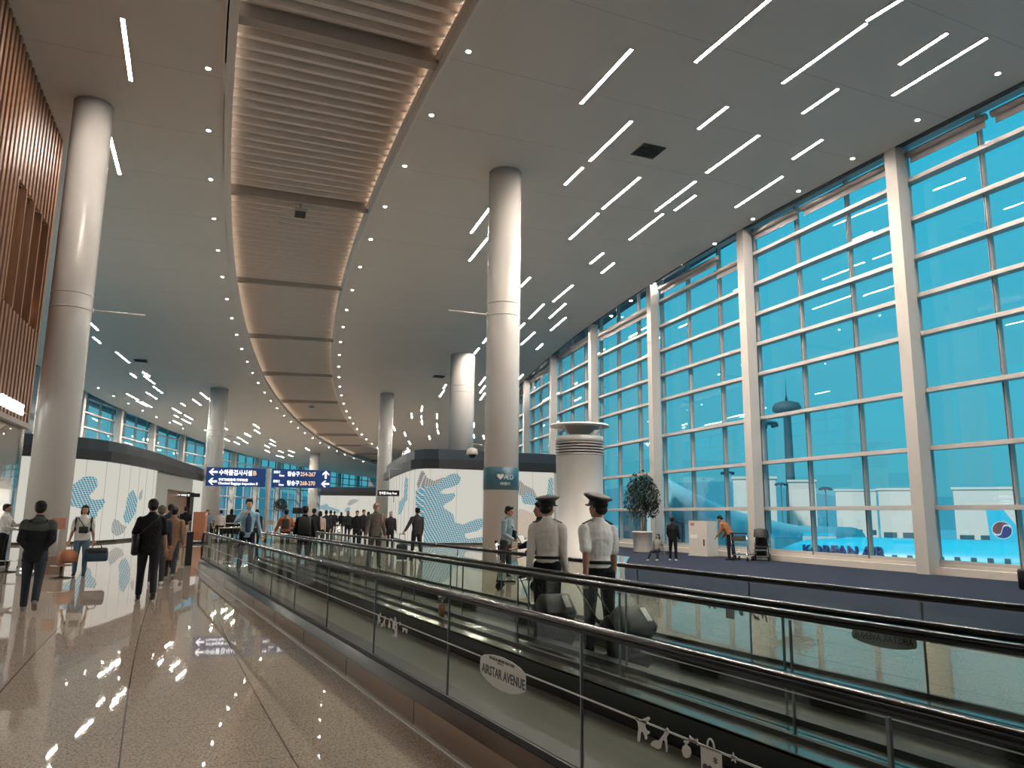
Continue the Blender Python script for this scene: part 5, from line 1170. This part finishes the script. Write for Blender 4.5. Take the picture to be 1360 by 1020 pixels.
# 2 woman with two bags facing us
q2 = onz(104, 765)
J, o = person(q2, toward(104, 6), 1.66, 'woman in white T-shirt and jeans facing the camera, a bag in each hand', dict(arms=((2,9,8,0),(4,10,10,0)), legs=((4,6,2),(-4,4,2)), hyaw=6), ('tee', (.62,.60,.57), .42), (.09,.16,.24), (.03,.025,.02), 'bob', hem=-.06, fat=1.12, vox=.011, hands='fist')
k = J['k']; t = MB(); t.rbox(tuple(J['waist']+J['fw']*.17*k+Vector((-.02,0,.04))), (.20,.08,.16), .03); attach(t, 'crossbody_bag', 'blackm', o)
t = MB(); t.tube([J['S1']+J['fw']*.08+Vector((-.04,0,.07)), J['chest']+J['fw']*.165*k, J['waist']+J['fw']*.15*k+Vector((-.06,0,.06))], .011); attach(t, 'bag_strap', 'blackm', o)
t = MB()
for i in (0, 1): t.tube([J['S%d'%i]+J['fw']*.02+Vector((0,0,.06)), J['S%d'%i]+J['fw']*.105-J['up']*.05, J['S%d'%i]+J['fw']*.085-J['up']*.22, J['S%d'%i]-J['up']*.28-J['fw']*.02], .022)
attach(t, 'rucksack_strap', 'blackm', o)
bpy.context.view_layer.update()
hw = [o.matrix_world @ (J['W%d'%i]+J['fd%d'%i]*.09) for i in (0, 1)]
b_ = empty('shopping_bag', hw[1]+Vector((.02,-.05,-.44)), R(30), 'orange brown shopping bag hanging from the hand nearer the column', 'bag')
MB().loft([[Vector((x*w_,y*d_,z)) for x, y in ((-1,-1),(1,-1),(1,1),(-1,1))] for z, w_, d_ in ((0,.17,.09),(.03,.20,.11),(.24,.18,.09),(.32,.10,.03))]).build('bag_body', 'orange_bag' if 'orange_bag' in M else cm('orange_bag', (.36,.16,.09)), b_, world=False, bevel=.015); MB().tube([(-.08,0,.31),(-.05,0,.43),(.05,0,.43),(.08,0,.31)], .009).build('handle', MATS['orange_bag'], b_, world=False)
b_ = empty('holdall', hw[0]+Vector((.08,-.08,-.40)), R(10), 'dark blue and black holdall hanging from the other hand of the woman with two bags', 'bag')
MB().rbox((0,0,.13), (.50,.26,.26), .07).build('bag_body', cm('holdall_blue', (.03,.06,.09)), b_, world=False); MB().rbox((0,0,.25), (.46,.28,.14), .06).build('top_panel', 'blackm', b_, world=False); MB().tube([(-.12,0,.30),(-.06,0,.41),(.06,0,.41),(.12,0,.30)], .012).build('handle', 'blackm', b_, world=False)
# 3 shop assistant at the left edge
q = PL(225.0, 7.35); q = atd(8, 690, 24.6); q.z = 0
person(q, toward(8, -70), 1.68, 'shop assistant in a white blouse and black trousers at the left edge of the photo', dict(arms=((35,8,70,30),(20,8,60,30))), ('shirt', (.62,.61,.59), 1.), (.012,.012,.014), (.3,.3,.3), 'short', hairc=(.03,.018,.014), vox=.013)
# 4 man in black T-shirt
q = onz(192, 797)
J, o = person(q, away(198, -3), 1.765, 'broad man in a black T-shirt and dark jeans walking away near the left', dict(arms=((6,18,42,40),(4,11,12,0)), legs=((12,4,1),(-14,20,1)), twist=4), ('tee', (.006,.006,.007), .42), (.012,.013,.018), (.015,.015,.016), 'short', fat=1.14, hem=-.05, vox=.0095)
k = J['k']; t = MB(); t.rbox(tuple(J['pel']-Vector((.23*k,.02,-.02))), (.12,.30,.36), .05); attach(t, 'shoulder_bag', 'leather', o)
t = MB(); t.tube([J['pel']-Vector((.21*k,.02,-.16)), J['chest']-J['fw']*.16*k-J['sh']*.07*k, J['shc']-J['fw']*.07*k+J['sh']*.12*k+J['up']*.05], .010); attach(t, 'bag_strap', 'blackm', o)
t = MB(); nb = J['neck']-J['up']*.015; t.lathe([(.064*k,-.014),(.066*k,.012)], 16, cap=False); c_ = t.build('collar', 'white', o, world=False); c_.location = nb
# people just behind him
J, o = person(fpos(214, 18.2), away(214), 1.66, 'grey haired person half hidden behind the broad man in black', dict(), ('shirt', (.035,.04,.05), 1.), (.04,.04,.05), (.5,.5,.5), 'short', hairc=(.10,.09,.08), vox=.013)
J, o = person(fpos(231, 19.4), away(231, 5), 1.66, 'woman in a long tan coat walking away beside the broad man in black', dict(legs=((12,4,1),(-14,20,1)), arms=((6,8,14,0),(-6,8,14,0))), ('coat', (.24,.135,.085), 1.), (.03,.035,.045), (.25,.22,.2), 'bun', hairc=(.02,.012,.01), hem=-.46, vox=.012, hands='fist')
bpy.context.view_layer.update(); hw = o.matrix_world @ (J['W0']+J['fd0']*.09)
b_ = empty('plastic_bag', hw+Vector((0,0,-.46)), 0, 'translucent white plastic bag carried behind the broad man in black', 'bag')
MB().loft([[Vector((r*math.cos(a)*(1+.1*math.sin(3*a+z*9)), r*.7*math.sin(a), z)) for a in [2*math.pi*j/14 for j in range(14)]] for z, r in ((0,.06),(.03,.12),(.15,.14),(.28,.11),(.36,.05),(.45,.02))]).build('bag_body', 'lgrey', b_, world=False)
person(fpos(226, 23.6), away(226), 1.74, 'dark haired person ahead of the woman in the tan coat', dict(), ('shirt', (.02,.035,.05), 1.), vox=.016, far=True)
person(fpos(246, 38), away(246), 1.75, 'man in a black top and tan trousers near the brown kiosk door', dict(arms=((-10,10,60,60),(-10,10,60,60))), ('shirt', (.008,.008,.01), .42), (.30,.22,.16), vox=.02, far=True)
person(fpos(275, 42), toward(275), 1.64, 'long haired woman in a pale blue top standing by a white column in the distance', dict(arms=((4,12,10,0),(4,12,10,0))), ('tee', (.14,.24,.32), .42), (.22,.24,.26), hair='long', vox=.018, far=True)
# 8 man on the near walkway in pale blue
tt = 2.95/ray(329, 700)[0]; q = Vector((2.95, ray(329,700)[1]*tt, .05))
q = atd(329, 700, 20.6); q.z = 0.05
J, o = person(q, toward(329, -8), 1.82, 'young man in open pale blue shirt facing the camera, hand raised to face', dict(arms=((-8,16,18,0),(38,26,138,35)), legs=((8,4,2),(-10,14,2)), hyaw=-5), ('shirt', (.26,.42,.52), 1.), (.012,.012,.014), (.05,.05,.05), 'messy', skin='skin_pale', fat=.92, vox=.0105, hem=-.1, hands='hold')
k = J['k']; t = MB(); limb(t, [(J['pel']+J['up']*.06*k+J['fw']*.080*k,.075*k,.055*k),(J['waist']+J['fw']*.075*k,.08*k,.055*k),(J['chest']+J['fw']*.085*k,.085*k,.060*k),(J['shc']+J['fw']*.055*k,.06*k,.05*k)], 12, J['sh']); attach(t, 'undershirt', cm('undershirt_navy', (.05,.08,.14)), o)
# others beyond the walkways
J, o = person(fpos(380, 29), away(380), 1.66, 'person in a rust orange jacket with a small dark rucksack', dict(arms=((4,22,20,0),(4,22,20,0))), ('jacket', (.30,.11,.05), 1.), hair='bun', vox=.015, far=True)
t = MB(); t.rbox(tuple(J['chest']-J['fw']*.19-J['up']*.06), (.26,.14,.36), .05); attach(t, 'rucksack', 'blackm', o)
J, o = person(fpos(405, 22.5), away(405), 1.72, 'bulky person in black with a large black rucksack, left of the distant crowd', dict(arms=((4,12,16,0),(4,12,16,0))), ('jacket', (.008,.008,.01), 1.), hair='messy', fat=1.12, vox=.013, far=True)
t = MB(); t.rbox(tuple(J['chest']-J['fw']*.20-J['up']*.06), (.34,.20,.50), .06); attach(t, 'rucksack', 'blackm', o)
J, o = person(fpos(499, 23.2), toward(499, -12), 1.86, 'older man in a tan baseball cap and dark grey sweater facing the camera', dict(arms=((-6,12,16,0),(8,10,16,0)), legs=((8,4,2),(-8,12,2)), hyaw=-10), ('shirt', (.085,.075,.065), 1.), (.03,.03,.035), hair='cap', hairc=(.12,.1,.09), fat=1.06, vox=.013, hem=-.1)
t = MB(); t.tube([J['S0']+J['fw']*.04+Vector((0,0,.07)), J['S0']+J['fw']*.12-J['up']*.1, J['S0']+J['fw']*.10-J['up']*.30], .022); attach(t, 'rucksack_strap', 'brown', o)
J, o = person(fpos(554, 27), away(554, -25), 1.78, 'man in a dark grey suit jacket walking away, trailing a black case', dict(arms=((-14,34,8,0),(6,8,14,0)), legs=((8,4,2),(-8,12,2))), ('coat', (.035,.037,.04), 1.), (.02,.022,.028), hair='short', vox=.013, hem=-.08, hands='fist')
suitcase(fpos(536, 26.6), R(-30), .25, .36, .5, .22, 'leather', 'black wheeled case pulled by the man in the dark grey suit', handle=.4)
# 18 man with crossbody bag and folder
J, o = person(onz(671, 774), toward(671, -62), 1.76, 'man in a light grey blue shirt with a black crossbody bag holding papers', dict(lean=6, arms=((14,6,62,10),(10,8,60,20)), legs=((4,4,2),(-4,6,2)), hpitch=8), ('shirt', (.24,.32,.36), 1.), (.035,.037,.04), (.02,.02,.02), 'short', hem=-.06, vox=.0095, hands='hold')
k = J['k']; t = MB(); t.rbox(tuple(J['waist']+J['fw']*.05-J['sh']*.17*k-J['up']*.02), (.13,.26,.26), .05); attach(t, 'crossbody_bag', 'leather', o)
t = MB(); t.tube([J['waist']-J['sh']*.20*k+J['up']*.08, J['chest']+J['fw']*.145*k, J['shc']+J['sh']*.13*k+J['up']*.06], .011); t.tube([J['waist']-J['sh']*.20*k+J['up']*.08, J['chest']-J['fw']*.135*k, J['shc']+J['sh']*.13*k+J['up']*.06], .011); attach(t, 'bag_strap', 'blackm', o)
bpy.context.view_layer.update(); hw = o.matrix_world @ ((J['W0']+J['W1'])/2+(J['fd0']+J['fd1'])*.07)
b_ = empty('folder', hw, R(-20), 'brown folder and white papers held by the man with the crossbody bag', 'folder'); b_.rotation_euler = (R(55), 0, R(40))
MB().box((-.15,-.1,0),(.15,.12,.02)).build('cover', 'folder_brown' if 'folder_brown' in M else cm('folder_brown', (.40,.20,.12)), b_, world=False, bevel=.004); MB().box((-.13,-.08,.02),(.17,.14,.026)).build('papers', 'white', b_, world=False)
# 19 man in navy
J, o = person(fpos(722, 12.2), toward(722, 78), 1.755, 'dark haired man in a navy jacket seen in profile behind the left pilot', dict(arms=((20,10,40,10),(22,8,55,10)), lean=5), ('jacket', (.012,.022,.04), 1.), (.02,.02,.025), hair='messy', vox=.0095)
# pilots on the far walkway
def pilot(q, face, H, lab, pose, sl, hem=.03):
    J, o = person(q, face, H, lab, pose, ('shirt', (.74,.70,.66) if sl > .5 else (.85,.84,.82), sl), (.010,.010,.013), (.01,.01,.01), 'pilot', fat=.9, vox=.0082, hem=hem, hands='fist')
    k = J['k']; t = MB()
    limb(t, [(J['shc']+J['up']*.045*k,.082*k,.076*k), (J['neck']+J['up']*.005,.064*k,.066*k)], 18, J['sh'], cap=False); attach(t, 'collar', 'white', o)
    for i, s in enumerate((-1, 1)):
        S = J['S%d'%i]; m4 = Matrix((J['sh'], J['fw'], J['up'])).transposed().to_4x4(); m4.translation = S+J['up']*.082*k-J['sh']*s*.045*k; m4 = m4 @ Matrix.Rotation(s*.42, 4, 'Y')
        t = MB(); t.box((-.055,-.024,0),(.055,.024,.010), m4); attach(t, 'epaulette', 'blackm', o)
    t = MB(); limb(t, [(J['pel']+J['up']*.075*k,.168*k,.124*k),(J['pel']+J['up']*.11*k,.164*k,.121*k)], 18, J['sh'], cap=False); attach(t, 'belt', 'leather', o)
    return J, o
q = atd(727, 700, 9.35); q.z = .05; print('pilotL', q)
J, o = pilot(q, away(727, 14), 1.70, 'left pilot in long sleeved white shirt and black peaked cap', dict(arms=((-14,3,8,0),(6,3,14,0)), legs=((2,2,2),(-2,2,2)), hyaw=-14, hpitch=0), 1.)
bpy.context.view_layer.update(); hL = o.matrix_world @ (J['W0']+J['fd0']*.09)
q = atd(795, 700, 8.45); q.z = .05; print('pilotR', q)
J, o = pilot(q, away(795, -16), 1.70, 'right pilot in short sleeved white shirt and peaked cap, head turned left', dict(arms=((-18,5,10,0),(2,4,8,0)), legs=((2,3,2),(-3,3,2)), twist=12, hyaw=34, hpitch=-10, lean=4), .42)
bpy.context.view_layer.update(); hR = o.matrix_world @ (J['W0']+J['fd0']*.09)
def flight_bag(hand, rz, label):
    L_ = 1.10; dr = Vector((-math.sin(rz), math.cos(rz), 0)); th = math.acos(min(.95, (hand.z-.07)/L_)); q = Vector((hand.x, hand.y, .05))-dr*L_*math.sin(th)
    o = empty('flight_bag', q, rz, label, 'suitcase', 'wheeled bags of the pilots')
    # lying tilted on its wheels with a bag on top
    m4 = Matrix.Rotation(-th, 4, 'X') @ Matrix.Translation((0,0,.05))
    MB().rbox((0,-.10,.28), (.36,.22,.52), .05, m4).build('case', 'leather', o, world=False)
    MB().rbox((0,-.22,.24), (.30,.06,.34), .03, m4).build('front_pocket', 'blackm', o, world=False)
    MB().rbox((0,-.31,.34), (.40,.20,.30), .06, m4).build('top_bag', 'blackm', o, world=False)
    MB().box((.06,-.425,.26),(.13,-.41,.42), m4).build('tag', 'white', o, world=False)
    t = MB()
    for s in (-1, 1): t.tube([m4 @ Vector((s*.10,0,.52)), m4 @ Vector((s*.10,0,1.10))], .009)
    t.tube([m4 @ Vector((-.11,0,1.10)), m4 @ Vector((.11,0,1.10))], .014); t.build('pull_handle', 'dsteel', o, world=False)
    for s in (-1, 1): wheel(MB(), (s*.13, .06, .04), .04, .03).build('wheel', 'black', o, world=False)
    return o
flight_bag(hL, R(-4), 'black wheeled flight bag trailing behind the left pilot')
flight_bag(hR, R(6), 'black wheeled flight bag with a white tag trailing behind the right pilot')
# right side by the window
person(fpos(893, 28.6), away(893, 20), 1.55, 'slim person in black clothes standing on the blue carpet beside the seated girl', dict(arms=((4,10,30,30),(4,8,14,0)), legs=((2,2,4),(-2,2,4))), ('coat', (.008,.008,.010), 1.), (.01,.01,.012), (.4,.4,.4), 'messy', vox=.013, hem=-.12, far=True)
J, o = person(fpos(872, 28.8), toward(872, 25), 1.25, 'small dark haired girl sitting on the blue carpet', dict(sit=1, lean=-12, arms=((-25,14,10,0),(-20,14,10,0)), legs=((88,70,14),(82,50,10))), ('tee', (.22,.22,.20), .42), (.015,.015,.018), (.3,.3,.3), 'long', vox=.011, far=True)
person(fpos(969, 30.2), cam_az(969)-68, 1.74, 'person in a rust brown sweater bending forward over a trolley by the window', dict(lean=32, arms=((40,10,30,0),(30,10,40,0)), legs=((4,6,2),(-6,4,2)), hpitch=20), ('jacket', (.28,.12,.05), 1.), (.012,.012,.015), (.02,.02,.02), 'short', vox=.013, far=True)
# bag by the right edge
q = atd(1361, 760, 21.5); q.z = 0
o = empty('black_rucksack', q, 0, 'black rucksack standing on the carpet, cut off by the right edge of the photo', 'bag'); MB().rbox((0,0,.24), (.3,.22,.46), .06).build('pack', 'leather', o, world=False); MB().rbox((0,-.12,.18), (.22,.08,.22), .03).build('front_pocket', 'blackm', o, world=False)
# the distant crowd
crowd = [(293,42,1.64,(.45,.40,.38),'in a cream top seated area'),(307,43,1.7,(.02,.02,.02),'in black beside the waiting seats'),(341,36,1.68,(.02,.02,.025),'in black right behind the man in pale blue'),
 (417,31,1.72,(.015,.015,.02),'in black, first to the right of the bulky person in black'),(425,34,1.63,(.42,.32,.27),'in a peach top in the middle distance crowd'),(433,38,1.68,(.02,.02,.025),'in black at the middle of the distant crowd'),(439,44,1.7,(.02,.02,.03),'in dark clothes right of the crowd centre'),
 (462,46,1.68,(.03,.035,.04),'in dark grey walking towards the camera below the far kiosk'),(474,36,1.68,(.008,.008,.01),'all in black left of the man in the cap'),(483,38,1.74,(.015,.015,.018),'in a long black coat left of the man in the cap'),(489,45,1.66,(.03,.02,.02),'in dark red brown just behind the man in the cap'),
 (519,34,1.66,(.02,.02,.022),'in black with a pale hat beside the slim column'),(444,60,1.7,(.03,.03,.035),'far away in grey left of the far kiosk'),(453,62,1.66,(.02,.02,.02),'far away in black below the far kiosk')]
for i, (px, d, H, c, lb) in enumerate(crowd):
    tw = i in (7,8,9)
    person(fpos(px, d), toward(px, i*7 % 30-15) if tw else away(px, i*13 % 40-20), H, 'distant person '+lb, dict(legs=((6,4,2),(-6,10,2)), arms=((6,9,18,0),(-4,9,14,0))), ('jacket', c, 1.), (.015,.015,.018), hair='bob' if i % 3 == 1 else 'short', hairc=(.45,.38,.32) if i == 11 else None, vox=.024, far=True, group=None)
